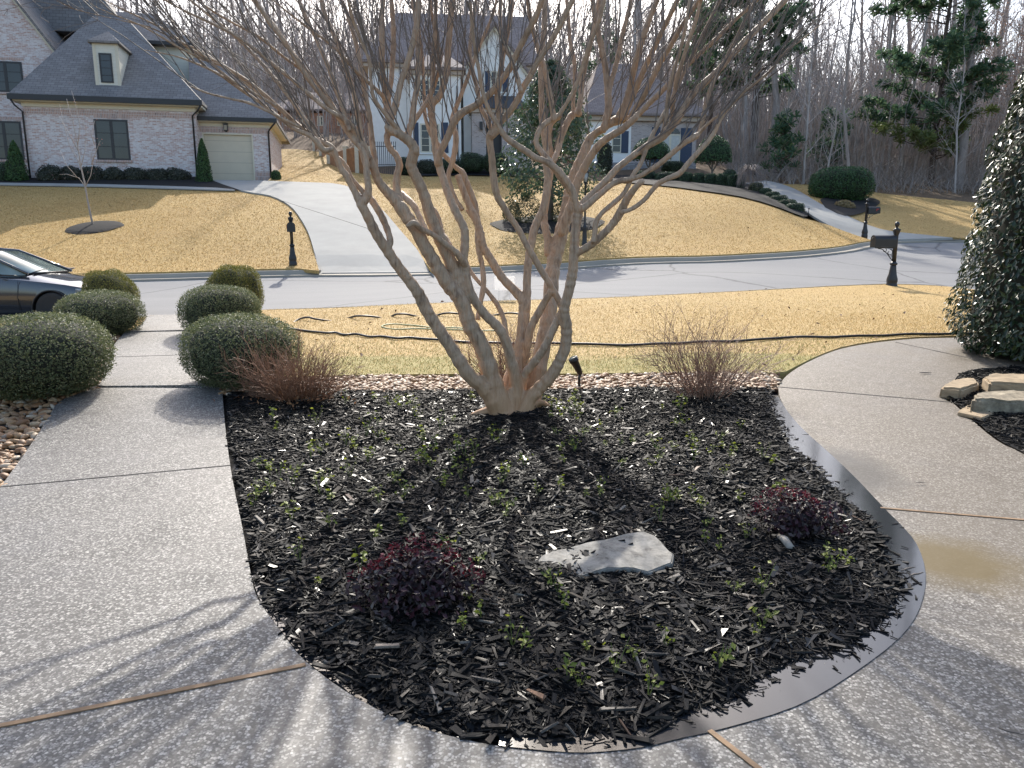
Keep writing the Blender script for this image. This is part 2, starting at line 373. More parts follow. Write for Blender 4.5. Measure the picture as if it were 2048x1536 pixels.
def mat_bark(name, stops, sc=9, zs=.25, bump=.8, rough=.85, det=6):
    t = NT(name); g = t.pos(); oi = t('ShaderNodeObjectInfo')
    m = t.map(g, 0, (1, 1, zs)); n = t.noise(m, 0, sc, det, .7); c = t.ramp(n, 0, stops); 
    t.col(c); t.set(Roughness=rough); t.b.inputs['Specular IOR Level'].default_value = .3; t.bump(n, 0, bump, .02); return t.m
# ------------------------------------------------------------------ the setting: ground, road, drives, walks, beds
M_LAWN = mat_lawn(); M_AGG = mat_aggregate(); M_ROAD = mat_road(); M_CONC = mat_concrete(); M_KERB = mat_concrete('kerb_concrete', (.38,.34,.28))
M_LITTER = mat_soil('leaf_litter', ((.07,.045,.028), (.15,.10,.06), (.25,.175,.11)), .9, 9)
M_SOIL = mat_soil('wet_soil', ((.006,.006,.006), (.014,.013,.013), (.03,.028,.026)), .45, 40)
M_MULCHFAR = mat_soil('dry_dark_mulch', ((.005,.005,.005), (.014,.013,.013), (.035,.032,.03)), .9, 25)
M_WATER = NT('puddle_water'); M_WATER.set(Roughness=.09); M_WATER.b.inputs['Base Color'].default_value = (.022,.024,.027,1); M_WATER.b.inputs['Specular IOR Level'].default_value = .55
_g = M_WATER.pos(); M_WATER.bump(M_WATER.noise(_g, 0, 14, 4), 0, .12, .01); M_WATER = M_WATER.m
M_WOOD = plain('weathered_wood', (.22,.135,.07), .75, var=.35, vs=14, bump=.3)
M_DARK = plain('dark_joint', (.03,.027,.025), .8)
# base ground, one sheet out to the hills
def grid_ground():
    ys = np.concatenate([np.arange(-14, 20, 1.0), np.arange(20, 70, 1.6), np.arange(70, 180, 6.0)]); xs = np.concatenate([np.arange(-150,-40,10), np.arange(-40, 40, 1.3), np.arange(40, 151, 10)])
    gx, gy = np.meshgrid(xs, ys); q = np.stack([gx.ravel(), gy.ravel()], 1)
    z = TA(q) - .16 + np.where(q[:, 1] > 47, .12, 0) + .12*np.sin(q[:,0]*.7)*np.sin(q[:,1]*.5)*(q[:,1] > 52)
    nx = len(xs); F = [(j*nx+i, j*nx+i+1, (j+1)*nx+i+1, (j+1)*nx+i) for j in range(len(ys)-1) for i in range(nx-1)]
    o = npmesh('ground', np.column_stack([q, z]), F, M_LITTER, smooth=True); return struct(o)
grid_ground()
LF = .14
CONC = [(444,783),(446,800),(451,861),(461,939),(471,995),(485,1063),(500,1146),(512,1199),(536,1240),(571,1287),(600,1325),(640,1360),(697,1401),(759,1436),(829,1467),(899,1488),(997,1509),
        (1090,1519),(1174,1522),(1279,1512),(1349,1495),(1448,1471),(1588,1426),(1692,1366),(1790,1290),(1832,1230),(1843,1175),(1830,1120),(1795,1065),(1745,1010),(1700,962),(1650,912),(1608,870),(1576,832),(1560,802),(1556,781)]
bedline = gl(CONC, 0, 4)
walk_r = gl([(1556,781),(1575,755),(1620,727),(1680,703),(1750,690),(1830,682),(1905,680),(2010,678),(2130,684)], 0, 4)[1:]
walk_rr = gl([(2130,760),(2000,742),(1948,744),(1913,759),(1892,803),(1904,811),(1933,838),(1992,888),(2048,917),(2180,1000)], 0, 3)
walk_l = gl([(-220,1300),(-60,1075),(2,983),(49,917),(98,841),(117,812),(150,796),(198,781)], 0, 3)
poly = bedline + walk_r + walk_rr + [(7,2.6),(7,-4),(-7,-4),(-7,1.6)] + walk_l
sheet('concrete_walk', poly, M_AGG, .03, .22, .14)
WPA2 = gl([(198,781),(208,760),(217,715),(249,672)], 0, 3); W2R = gl([(392,667),(398,700),(420,740),(446,778)], 0, 3)
sheet('front_path', WPA2 + W2R, M_AGG, .045, .2, .16)
W3 = gl([(249,672),(281,660),(296,637)], 0, 2); W3R = gl([(392,636),(396,650),(400,668)], 0, 2)
sheet('upper_path', W3 + W3R, M_AGG, .064, .2, .16)
sheet('bed_soil', bedline + gl([(1500,786),(1300,784),(1000,784),(700,784)], 0, 2), M_SOIL, lambda x, y: -.015, .12)
# rock strips
ROCKSTRIP = gl([(440,795),(600,795),(1000,788),(1300,784),(1557,783)], 0, 2) + gl([(1557,748),(1300,750),(1000,752),(700,756),(440,768)], 0, 2)
sheet('rock_strip_ground', ROCKSTRIP, M_SOIL, .012, .2)
ROCKBED = gl([(-260,1340),(-60,1080),(2,985),(49,919),(98,843),(119,812),(150,797),(196,783),(212,760),(217,715),(245,674)], 0, 3) + gl([(200,668),(140,690),(60,700),(-150,720),(-500,760)], 0, 2) + [(-7,3)]
sheet('rock_bed_ground', ROCKBED, M_SOIL, .0, .25)
# road, kerbs, drives, lawns
farL = gl([(-700,560),(-300,558),(0,556),(260,552),(450,547),(640,543)], 0, 3); farD = gl([(640,543),(750,543),(865,541)], 0, 2)
farM = gl([(865,541),(1000,536),(1150,528),(1400,517),(1600,506),(1690,496),(1735,487),(1762,479)], 0, 4)
farR = gl([(1762,479),(1850,477.5),(1945,477)], 0, 3); farRR = gl([(1945,477),(2050,478),(2300,484)], 0, 3)
nearL = gl([(-700,650),(-300,648),(0,645),(200,642),(392,637)], 0, 2); nearM = gl([(392,637),(480,627),(560,621),(800,612),(1000,604),(1200,598),(1400,588),(1600,577),(1700,572),(1783,570),(1850,572),(1910,577),(2050,592),(2300,612)], 0, 3)
far_edge = farL + farD[1:] + farM[1:] + farR[1:] + farRR[1:]
near_edge = nearL + nearM[1:]
sheet('road', [(x, y - .5) for x, y in near_edge] + [(x, y + .3) for x, y in far_edge[::-1]], M_ROAD, -.10, .5)
def strip(name, line, prof, mat, zf=0.0):   # sweep a (offset towards +normal, height) profile along a ground line
    L = [np.array(p) for p in line]; vs = []; k = len(prof)
    for i, p in enumerate(L):
        t = L[min(i+1, len(L)-1)] - L[max(i-1, 0)]; t /= np.linalg.norm(t); n = np.array((-t[1], t[0])); z = T(*p)
        for o, h in prof: q = p + n*o; vs.append((q[0], q[1], z + (h(i/(len(L)-1)) if callable(h) else h)))
    fs = [(i*k+j, i*k+j+1, (i+1)*k+j+1, (i+1)*k+j) for i in range(len(L)-1) for j in range(k-1)] + [tuple(range(k)), tuple((len(L)-1)*k+j for j in range(k-1,-1,-1))]
    b = MB().add(vs, fs); return b.build(name, mat, recalc=True)
KP = [(-.32,-.2),(-.32,-.092),(-.02,-.085),(.03,.035),(.06,.05),(.2,.05),(.2,-.2)]
struct(strip('kerb', farL, KP, M_KERB)); struct(strip('kerb', farM, KP, M_KERB)); struct(strip('kerb', farRR, KP, M_KERB))
struct(strip('gutter', farD, [(-.32,-.2),(-.32,-.092),(0,-.082),(.2,-.06),(.2,-.2)], M_KERB)); struct(strip('gutter', farR, [(-.32,-.2),(-.32,-.092),(0,-.082),(.2,-.06),(.2,-.2)], M_KERB))
struct(strip('kerb', [p for p in near_edge], [(.32,-.2),(.32,-.09),(.04,-.085),(0,.03),(-.16,.04),(-.16,-.2)][::-1], M_KERB))
drive_top = gl([(660,366),(545,362)], LF, 1) + gl([(512,361),(425,360)], LF, 1); driveR = gl([(868,539),(835,500),(800,460),(760,415),(720,385),(690,371),(660,366)], LF, 3)
driveL = gl([(425,361),(483,381),(540,391),(578,410),(603,440),(622,480),(638,537)], LF, 3)
def dz_drive(x, y): return -.06 + (LF + .065 + .0) * sm01((y - 23.5) / 2.0)
sheet('driveway', [(driveL[-1][0], farD[0][1]+.1)] + [(farD[-1][0], farD[-1][1]+.1)] + driveR + drive_top + driveL, M_CONC, dz_drive, .5, .1)
drive2R = gl([(1945,474),(1850,467),(1760,457),(1700,434),(1640,407),(1600,383),(1560,367),(1530,361)], LF, 3); drive2L = gl([(1490,366),(1535,380),(1572,395),(1610,421),(1660,446),(1705,463),(1752,478)], LF, 3)
def dz_drive2(x, y): return -.06 + (LF + .065) * sm01((y - 34.5) / 2.5)
sheet('driveway', [(farR[0][0], farR[0][1]+.1), (farR[-1][0], farR[-1][1]+.1)] + drive2R + drive2L, M_CONC, dz_drive2, .6, .1)
off = lambda L, d: [(x, y + d) for x, y in L]
def dz_lawn(x, y): return LF - .09 * (1 - sm01((y - 23.3) / 1.0))
def dz_kl(x, y): return LF
lawnL = [(x, y + .16) for x, y in farL[:-1]] + driveL[::-1][:] + gl([(430,379),(200,372),(0,369),(-300,366),(-700,362)], LF, 2)
sheet('lawn', lawnL, M_LAWN, .075, .45, .1)
slope = gl([(660,364),(545,360),(541,352),(538,310),(556,296),(640,302),(690,325),(740,338),(765,345),(850,351),(930,348),(1060,351),(1230,362),(1300,368),(1400,380),(1480,392),(1560,415),(1605,433),(1660,448),(1705,465),(1745,478)], LF, 2)
sheet('lawn', [(x, y + .16) for x, y in farM[::-1]] + driveR + slope, M_LAWN, .075, .5, .1)
lawnR = gl([(1565,366),(1640,368),(1700,374),(1760,384),(1850,393),(1950,403),(2100,420),(2400,450)], LF, 3)
sheet('lawn', [(x, y + .16) for x, y in farRR[::-1]] + drive2R[:-1] + lawnR, M_LAWN, .075, .6, .1)
def dz_near(x, y): return .04
NEARLAWN = [(x, y - .1) for x, y in nearM] + gl([(2300,720),(2130,682),(2010,676),(1905,678),(1830,680),(1750,688),(1680,701),(1620,725),(1572,750)], 0, 2) + gl([(1540,753),(1300,752),(1000,754),(700,757),(450,763),(425,738),(404,700),(400,660),(394,640)], 0, 2)
sheet('lawn', NEARLAWN, M_LAWN, dz_near, .2, .1)
NEARLAWN2 = [(x, y - .1) for x, y in nearL[:-1]] + gl([(296,638),(281,660),(249,670),(200,668),(140,690),(60,700),(-150,720),(-500,760),(-900,760)], 0, 2)
sheet('lawn', NEARLAWN2, M_LAWN, dz_near, .3, .1)
# walks and mulch beyond the road
sheet('house_path', gl([(-300,364),(0,366),(200,369),(432,376),(470,381)], LF, 2) + gl([(432,380),(200,373),(0,369.5),(-300,367)], LF, 2), M_CONC, LF + .02, .5, .05)
sheet('mulch_border', gl([(-300,364),(0,366),(200,369),(432,376),(480,381),(448,370),(425,361)], LF, 2) + gl([(400,352),(0,352),(-300,352)], LF, 1), M_MULCHFAR, LF + .01, .5)
sheet('mulch_border', gl([(1225,363),(1300,369),(1400,381),(1480,393),(1560,416),(1605,433),(1614,426),(1575,397),(1540,383),(1492,367),(1400,352),(1225,350)], LF, 2), M_MULCHFAR, LF + .012, .6)
sheet('mulch_border', gl([(1640,400),(1660,392),(1720,392),(1760,402),(1740,420),(1690,432),(1650,415)], LF, 3), M_MULCHFAR, LF + .01, .4)
sheet('mulch_border', gl([(820,352),(930,350),(1062,353),(1062,338),(930,334),(820,336)], LF, 2), M_MULCHFAR, LF + .015, .5)
def ring(c, rx, ry, name, label):
    p = G(*c, LF); a = [(p.x + rx*math.cos(q)*(1+.05*math.sin(5*q)), p.y + ry*math.sin(q)*(1+.04*math.cos(4*q))) for q in np.linspace(0, 2*math.pi, 40, endpoint=False)]
    return sheet(name, a, M_MULCHFAR, lambda x, y: LF - .06 + .11*max(0, 1 - ((x-p.x)/rx)**2 - ((y-p.y)/ry)**2)**.5, .22)
ring((188,452), 1.0, .95, 'mulch_ring', ''); ring((1095,446), 2.25, 1.7, 'mulch_ring', '')
# joints in the concrete
def joint(a, b, wdt, mat, name, dz=.031, up=.006, zoff=0):
    pts = [(a[0] + (b[0]-a[0])*t, a[1] + (b[1]-a[1])*t) for t in np.linspace(0, 1, 9)]; L = [tuple(G(*p, zoff)[:2]) for p in pts]
    return struct(strip(name, L, [(-wdt/2, dz-.03), (-wdt/2, dz+up), (wdt/2, dz+up), (wdt/2, dz-.03)], mat))
joint((-60,1482),(612,1345), .022, M_WOOD, 'expansion_joint', up=.004); joint((1760,1026),(2100,1055), .02, M_WOOD, 'expansion_joint', up=.004); joint((1418,1479),(1540,1575), .02, M_WOOD, 'expansion_joint', up=.004)
joint((2,983),(461,939), .014, M_DARK, 'control_joint', up=.002); joint((1557,780),(1903,811), .016, M_DARK, 'control_joint', up=.002); joint((1790,689),(1940,722), .014, M_DARK, 'control_joint', up=.002)
joint((216,722),(402,716), .014, M_DARK, 'control_joint', dz=.047, up=.001); joint((565,402),(760,465), .03, M_DARK, 'control_joint', dz=LF+.007, up=.003, zoff=LF)
# water standing in the gutter of the bed
PUD = gl([(1556,800),(1576,832),(1608,869),(1655,912),(1705,960),(1750,1008),(1775,1035),(1800,1060),(1832,1100),(1850,1160),(1838,1230),(1796,1292),(1696,1369),(1590,1430),(1450,1474),(1352,1497),(1280,1514),(1174,1524),(1090,1520),(997,1510)], 0, 3)
PIN = gl([(1000,1490),(1100,1494),(1300,1465),(1430,1400),(1500,1375),(1545,1335),(1620,1300),(1690,1280),(1740,1225),(1755,1190),(1762,1130),(1738,1075),(1705,1025),(1675,1010),(1655,980),(1605,935),(1555,890),(1535,850),(1530,815)], 0, 3)
sheet('puddle', PUD + PIN, M_WATER, .034, .15)
PL = gl([(504,1160),(517,1200),(541,1242),(577,1288),(606,1325),(664,1371),(724,1412),(794,1449),(900,1484),(960,1497)], 0, 3) + gl([(960,1495),(850,1464),(760,1424),(690,1380),(640,1325),(590,1262),(545,1205),(520,1150)], 0, 3)
sheet('puddle', PL, M_WATER, .02, .15)
# ------------------------------------------------------------------ the crape myrtle in the bed
M_BARK = None
def mat_myrtle():
    t = NT('smooth_tan_bark'); g = t.pos()
    n = t.noise(t.map(g, 0, (1, 1, .22)), 0, 17, 6, .65, .6); n2 = t.noise(g, 0, 5, 4); n3 = t.noise(t.map(g, 0, (1,1,.12)), 0, 90, 3, .7)
    c = t.ramp(n, 0, [(.28, (.15,.095,.06)), (.40, (.33,.225,.145)), (.52, (.47,.34,.23)), (.62, (.43,.265,.155)), (.74, (.58,.46,.34))])
    c = t.mix(t.ramp(n2, 0, [(.45, 0), (.66, .4)]), c, (.27,.20,.125))
    c = t.mix(t.ramp(n3, 0, [(.3, .5), (.5, 0)]), c, (.16,.11,.075), ao=MIXO)
    sz = t('ShaderNodeSeparateXYZ'); t.l(g, sz, 0, 0); bz = t.ramp(t.math('ADD', sz, t.math('MULTIPLY', n, .5), ao=2), 0, [(.45, .6), (.85, 0)]); c = t.mix(bz, c, (.52,.28,.13), ao=MIXO)
    t.col(c, MIXO); t.set(Roughness=.6); t.b.inputs['Specular IOR Level'].default_value = .35; t.bump(t.math('ADD', n3, n), 0, .6, .010); return t.m
M_BARK = mat_myrtle()
M_TWIG = plain('grey_brown_twig', (.17,.14,.115), .7, var=.3, vs=9)
D0 = 6.42
# each limb: depth at its start, depth at its end, then (u, v, width) down its length, all in photo pixels
LIMBS = [
 # A  outermost left trunk
 (6.40, 5.95, [(1000,838,44),(985,800,36),(962,770,33),(939,751,31),(916,717,29),(899,690,27),(881,664,27),(860,632,26),(848,610,27),(837,587,25),(819,562,23),(797,534,22),(778,506,22),(763,484,21),(749,461,21),(735,432,20),(722,408,19)]),
 (5.95, 5.60, [(722,410,18),(712,388,15),(700,366,13),(692,350,14),(682,337,13),(672,312,12),(664,296,13),(650,287,12),(632,277,11),(597,252,10),(553,211,9),(500,166,8),(440,128,7),(385,100,6),(330,60,5),(270,30,4)]),
 (5.95, 6.05, [(722,410,16),(733,396,17),(737,378,15),(733,346,13),(732,318,12),(722,296,12),(708,280,12),(682,243,11),(652,190,10),(617,146,9),(582,102,9),(553,58,8),(517,14,8)]),
 (6.05, 6.2, [(772,497,13),(781,486,13),(775,460,14),(763,432,15),(750,410,15),(738,392,14)]),
 (5.95, 6.3, [(725,416,13),(730,390,12),(705,360,11),(690,330,10),(668,310,10),(645,300,10),(630,282,9),(612,262,8),(575,232,8),(530,196,7),(470,150,6),(400,100,5)]),
 # B  second trunk
 (6.42, 6.15, [(1012,842,56),(998,800,46),(985,760,40),(969,707,36),(955,676,34),(939,649,33),(928,616,31),(915,590,32),(897,570,31),(882,546,29),(866,520,28),(848,490,27),(831,457,27),(815,435,27),(800,412,27)]),
 (6.15, 5.7, [(804,420,26),(790,400,24),(772,381,20),(758,364,18),(750,345,17),(742,322,15),(734,308,14),(726,288,13),(705,254,12),(676,229,12),(640,187,11),(605,141,10),(570,85,9),(538,44,9),(510,0,8)]),
 (6.15, 6.35, [(802,416,20),(796,392,17),(793,370,16),(795,348,15),(799,330,15),(793,312,13),(781,298,13),(774,281,13),(776,262,13),(777,245,14),(776,225,15),(774,206,17),(772,197,17)]),
 (6.35, 6.0, [(772,200,11),(762,188,9),(749,176,8),(728,157,7),(711,141,7),(682,108,6),(650,80,5),(615,55,5),(560,12,4)]),
 (6.35, 6.5, [(773,200,11),(768,170,12),(764,130,12),(764,90,11),(763,40,11),(766,0,10),(768,-60,8)]),
 (6.35, 6.75, [(776,202,10),(782,165,10),(785,120,11),(787,80,11),(785,30,10),(780,-30,8)]),
 # C  third trunk, leaning left beside B
 (6.36, 6.1, [(935,600,24),(922,572,28),(910,546,28),(897,514,27),(882,482,27),(870,455,26),(860,430,25),(850,395,23),(838,366,22),(828,346,22),(822,330,22),(826,312,22),(829,300,21),(822,286,20),(810,276,19),(798,268,18),(784,262,16),(775,254,15)]),
 (6.1, 6.3, [(785,268,15),(778,250,15),(783,230,16),(790,213,15),(796,190,13),(802,164,12),(812,134,12),(822,102,12),(829,72,12),(834,44,12),(837,10,12),(838,-60,10)]),
 (6.15, 6.6, [(815,280,15),(818,262,14),(824,246,15),(826,225,13),(829,200,12),(834,176,12),(836,140,11),(836,100,11),(834,60,10),(826,0,9),(822,-60,8)]),
 (6.5, 6.9, [(826,245,11),(840,225,10),(858,196,10),(866,160,9),(866,120,9),(870,60,9),(872,0,8),(874,-60,7)]),
 (6.1, 5.9, [(812,276,9),(800,262,9),(772,230,8),(748,196,8),(742,160,7),(738,120,7),(722,80,7),(706,40,7),(696,0,6)]),
 # D  left of centre
 (6.46, 6.3, [(1034,838,44),(1034,800,36),(1032,760,28),(1022,722,24),(1014,690,22),(1002,662,22),(985,643,21),(969,628,20),(953,606,19),(940,582,19),(933,555,19),(930,535,19),(925,515,19)]),
 (6.3, 6.5, [(926,520,18),(929,500,19),(930,475,18),(928,455,17),(919,438,17),(908,415,17),(898,392,16),(888,362,16),(880,338,16),(877,322,17)]),
 (6.5, 6.1, [(877,328,15),(880,306,14),(890,285,14),(898,268,14),(904,253,15),(911,239,16),(920,229,16),(932,221,15),(951,211,14),(966,199,14),(985,182,13),(1013,147,13),(1030,115,12),(1046,82,12),(1064,48,12),(1080,12,11),(1100,-60,9)]),
 (6.5, 6.8, [(876,330,14),(871,300,14),(868,270,14),(866,249,14),(863,228,15),(863,211,16),(868,203,15),(876,196,14),(883,183,13),(890,160,13),(894,135,13),(897,90,12),(901,45,12),(904,0,12),(906,-60,10)]),
 (6.7, 6.9, [(864,214,10),(862,190,9),(872,160,9),(880,120,8),(872,70,7),(862,20,7),(858,-40,6)]),
 (6.3, 6.0, [(930,530,14),(917,510,15),(905,499,13),(890,488,12),(875,476,12),(860,466,11),(842,458,12),(828,446,13),(815,452,10)]),
 (6.42, 6.8, [(902,498,12),(895,480,10),(885,466,10),(880,446,10),(872,424,9),(860,412,9),(850,400,8)]),
 (6.4, 6.9, [(858,470,9),(842,440,12),(828,412,14),(812,396,14),(802,386,12)]),
 # K  thin crossing limbs left of centre
 (6.5, 6.9, [(1020,700,13),(1012,675,13),(1008,640,11),(995,610,11),(988,600,11),(969,576,9),(950,555,9),(938,536,8),(932,520,8)]),
 (6.6, 6.95, [(955,640,11),(960,610,11),(967,570,12),(964,530,11),(957,500,11),(955,470,12),(957,450,12),(948,438,11),(934,418,10)]),
 # E  centre pair
 (6.6, 6.9, [(1040,770,26),(1034,735,22),(1038,700,22),(1045,660,24),(1048,630,25),(1048,605,24),(1034,586,20),(1010,562,18),(997,545,18),(986,526,18),(975,508,17),(966,492,17),(961,470,17),(956,450,16),(948,430,15),(938,410,14),(928,385,14),(915,350,13)]),
 (6.9, 7.2, [(958,455,13),(953,430,13),(950,410,13),(941,385,13),(931,360,13),(925,345,12),(912,335,10),(900,322,10),(885,306,10),(878,290,9),(862,270,8),(850,230,8),(848,180,7),(845,120,7),(838,60,6)]),
 (6.8, 7.3, [(925,420,10),(912,400,10),(902,375,10),(897,350,10),(903,330,11),(910,300,12),(912,275,12),(908,255,11),(905,235,10),(918,200,9),(930,170,8),(945,130,8),(962,85,7),(985,30,6),(1000,-30,5)]),
 (6.7, 7.4, [(1052,620,18),(1054,590,18),(1054,560,17),(1057,520,17),(1062,490,17),(1068,460,17),(1076,440,16),(1086,418,16),(1092,390,15),(1095,355,14),(1092,330,14),(1092,300,13),(1088,270,13),(1084,234,13),(1083,190,12),(1082,147,12),(1084,100,11),(1088,60,11),(1090,0,10),(1092,-60,8)]),
 # H crossing from G to the upper left, then back right
 (6.55, 6.2, [(1126,618,15),(1113,592,14),(1097,564,14),(1082,540,14),(1067,514,14),(1052,488,13),(1041,466,13),(1030,448,12),(1018,432,13),(1006,412,14),(996,396,14),(990,374,15),(986,345,15),(984,318,14),(981,295,14),(979,275,15),(986,262,16),(1000,245,14),(1016,228,13),(1032,205,13),(1042,186,12),(1046,176,13),(1058,156,12),(1074,126,11),(1092,98,11),(1112,66,11),(1130,30,11),(1145,0,10),(1165,-50,8)]),
 (6.2, 6.5, [(1042,184,10),(1036,160,10),(1028,135,9),(1020,112,9),(1010,95,8),(1002,60,8),(1000,20,8),(1005,-40,7)]),
 (6.35, 6.6, [(980,275,14),(994,262,13),(1000,240,14),(997,215,13),(995,190,12),(1000,150,11),(1008,100,10),(1016,60,10),(1022,20,10),(1026,-50,8)]),
 (6.4, 6.9, [(985,268,10),(975,240,10),(962,215,9),(955,180,9),(945,140,9),(940,100,8),(945,50,8),(952,0,7)]),
 # G  right outer trunk
 (6.42, 6.25, [(1046,836,44),(1058,800,32),(1080,775,28),(1098,757,27),(1112,736,26),(1122,716,25),(1130,696,25),(1133,670,24),(1132,648,25),(1128,628,24),(1130,610,22),(1137,585,21),(1142,562,22),(1146,540,21),(1147,517,20),(1149,490,20),(1150,470,20),(1153,445,20),(1156,425,22),(1157,412,22)]),
 (6.25, 6.0, [(1156,424,15),(1150,400,15),(1143,378,15),(1130,358,14),(1118,343,14),(1105,332,14),(1090,322,13),(1072,316,13),(1056,305,13),(1034,291,13),(1015,278,12),(1004,264,12),(996,250,10),(978,220,9),(964,180,8),(958,140,8),(950,100,7),(944,50,7),(940,0,6)]),
 (6.25, 6.4, [(1156,424,15),(1148,398,14),(1138,378,14),(1125,360,15),(1112,340,15),(1095,318,13),(1080,300,12),(1072,284,11),(1078,262,11),(1090,248,12),(1108,236,12)]),
 (6.4, 6.7, [(1108,240,10),(1106,225,11),(1102,200,11),(1096,170,11),(1090,140,11),(1082,115,10),(1074,90,9),(1066,60,9),(1058,20,9),(1052,-40,7)]),
 (6.4, 6.2, [(1110,238,9),(1125,220,8),(1145,185,8),(1160,150,8),(1170,115,8),(1185,75,8),(1200,35,8),(1210,-10,8),(1220,-60,6)]),
 (6.25, 6.1, [(1158,420,17),(1172,412,15),(1190,396,14),(1205,384,13),(1222,370,12),(1240,362,12),(1262,358,11),(1280,352,10),(1300,340,10),(1316,330,11),(1332,317,11),(1346,305,11),(1360,293,11),(1372,284,11),(1384,277,13),(1394,271,12)]),
 (6.25, 6.5, [(1157,418,15),(1166,405,14),(1180,392,14),(1199,374,14),(1218,355,14),(1234,337,14),(1250,324,13),(1264,313,13),(1280,301,14),(1296,291,14),(1312,282,15),(1326,272,17),(1336,260,18),(1346,249,17),(1356,236,16),(1364,222,15),(1374,204,14),(1388,186,14),(1408,167,14),(1428,149,14),(1448,128,13),(1469,105,13),(1490,82,13),(1513,59,12),(1540,32,12),(1565,6,12),(1600,-30,10)]),
 # L  right low limb
 (6.3, 6.0, [(1146,520,17),(1152,508,16),(1170,497,16),(1188,485,16),(1204,470,16),(1219,455,16),(1231,440,17),(1240,426,18),(1247,412,17),(1254,398,16),(1261,388,15),(1272,374,13),(1285,362,12)]),
 (6.0, 5.8, [(1244,424,10),(1256,421,9),(1270,414,10),(1282,405,10),(1292,396,10),(1304,381,10),(1317,367,11),(1336,357,11),(1355,349,12),(1366,340,11),(1376,327,11),(1386,316,11),(1397,304,11),(1408,292,11),(1419,279,10),(1430,262,9),(1439,243,8),(1452,222,7),(1469,202,7),(1484,188,7),(1500,174,6),(1517,160,6),(1534,148,6),(1550,130,6),(1564,110,5),(1580,95,5),(1600,82,4),(1640,50,3)]),
 (6.15, 6.6, [(1186,486,11),(1190,462,11),(1192,444,11),(1204,426,10),(1218,414,11),(1232,402,11),(1245,390,10),(1256,372,10),(1266,350,10),(1280,330,9),(1290,305,9),(1300,280,9),(1318,245,9),(1340,205,8),(1360,160,8),(1385,110,8),(1410,60,7),(1440,0,7),(1460,-40,6)]),
 # I  big trunk behind
 (6.6, 7.4, [(1062,830,40),(1070,770,38),(1080,720,36),(1088,680,34),(1096,640,33),(1101,595,32),(1104,550,31),(1110,515,30),(1117,488,30),(1124,460,29),(1132,430,28),(1137,405,27),(1140,385,26),(1146,360,24),(1155,335,22),(1166,310,20),(1174,290,19),(1182,274,18)]),
 (7.4, 7.3, [(1178,282,16),(1190,268,15),(1205,258,15),(1220,247,16),(1235,240,20),(1246,237,19),(1256,240,16),(1266,232,14),(1274,228,13)]),
 (7.0, 6.8, [(1122,468,18),(1134,430,18),(1146,400,18),(1152,372,18),(1164,345,17),(1178,318,16),(1196,292,15),(1211,279,15),(1228,268,14),(1245,258,14),(1258,247,14),(1272,234,13)]),
 (7.1, 7.5, [(1097,510,19),(1096,480,17),(1090,455,16),(1088,430,15),(1092,400,16),(1096,370,16),(1100,345,15),(1104,320,15),(1098,295,15),(1096,270,14),(1102,245,14),(1118,232,13)]),
 (7.2, 7.6, [(1106,325,12),(1116,300,12),(1122,275,13),(1130,255,13),(1140,235,14),(1152,225,15),(1160,228,14)]),
 (6.7, 6.5, [(1036,752,18),(1044,735,18),(1052,705,18),(1057,675,17),(1062,655,17),(1072,635,17),(1082,617,16),(1094,596,15),(1104,580,14)]),
 (6.5, 6.35, [(1040,790,24),(1048,752,20),(1062,733,18),(1078,712,18),(1092,690,18),(1103,665,18),(1113,645,17),(1121,628,16),(1127,615,15)]),
 (6.4, 6.6, [(1008,820,20),(1012,775,22),(1020,745,20),(1032,718,17)]),
 # uprights from the knobs
 (7.3, 7.6, [(1154,228,12),(1158,217,12),(1162,190,11),(1164,161,11),(1170,130,11),(1176,102,11),(1184,70,11),(1190,44,10),(1198,10,10),(1206,-50,8)]),
 (7.5, 7.9, [(1148,228,9),(1146,200,9),(1150,165,9),(1148,120,9),(1140,80,8),(1136,30,8),(1130,-40,7)]),
 (7.3, 7.5, [(1206,262,14),(1212,240,15),(1217,217,15),(1216,190,14),(1214,164,13),(1210,130,12),(1203,95,12),(1196,60,11),(1188,20,10),(1182,-40,8)]),
 (7.35, 7.6, [(1216,200,10),(1222,165,10),(1232,130,10),(1240,95,10),(1247,60,9),(1258,20,9),(1268,-40,7)]),
 (7.3, 7.1, [(1234,240,13),(1240,226,12),(1249,210,13),(1256,190,13),(1262,165,12),(1270,130,12),(1280,95,12),(1290,62,12),(1302,30,11),(1314,0,11),(1336,-55,9)]),
 (7.3, 6.9, [(1246,238,12),(1252,222,12),(1262,200,12),(1275,170,12),(1290,135,11),(1304,105,11),(1318,75,10),(1335,40,10),(1355,0,10),(1378,-50,8)]),
 (7.2, 6.7, [(1258,240,11),(1268,222,12),(1282,200,12),(1296,175,11),(1308,150,11),(1324,120,10),(1342,90,10),(1362,55,10),(1385,20,9),(1405,-10,9)]),
 (6.8, 6.5, [(1272,232,12),(1284,222,11),(1300,205,11),(1318,188,11),(1340,165,10),(1362,142,10),(1388,118,9),(1412,96,9),(1440,70,9),(1470,40,8),(1505,8,8)]),
 (6.45, 6.3, [(1340,258,10),(1344,236,10),(1346,210,10),(1350,180,9),(1356,150,9),(1366,118,8),(1378,80,8),(1392,40,8),(1402,0,7)]),
 (6.4, 6.2, [(1322,274,9),(1330,250,9),(1333,225,9),(1336,195,9),(1342,160,8),(1352,128,8),(1362,95,7),(1372,50,7),(1380,0,7)]),
 (6.2, 6.1, [(1392,272,9),(1400,262,9),(1406,240,10),(1410,215,9),(1420,180,9),(1432,155,8),(1450,120,8),(1470,80,7),(1490,40,7),(1512,0,6)]),
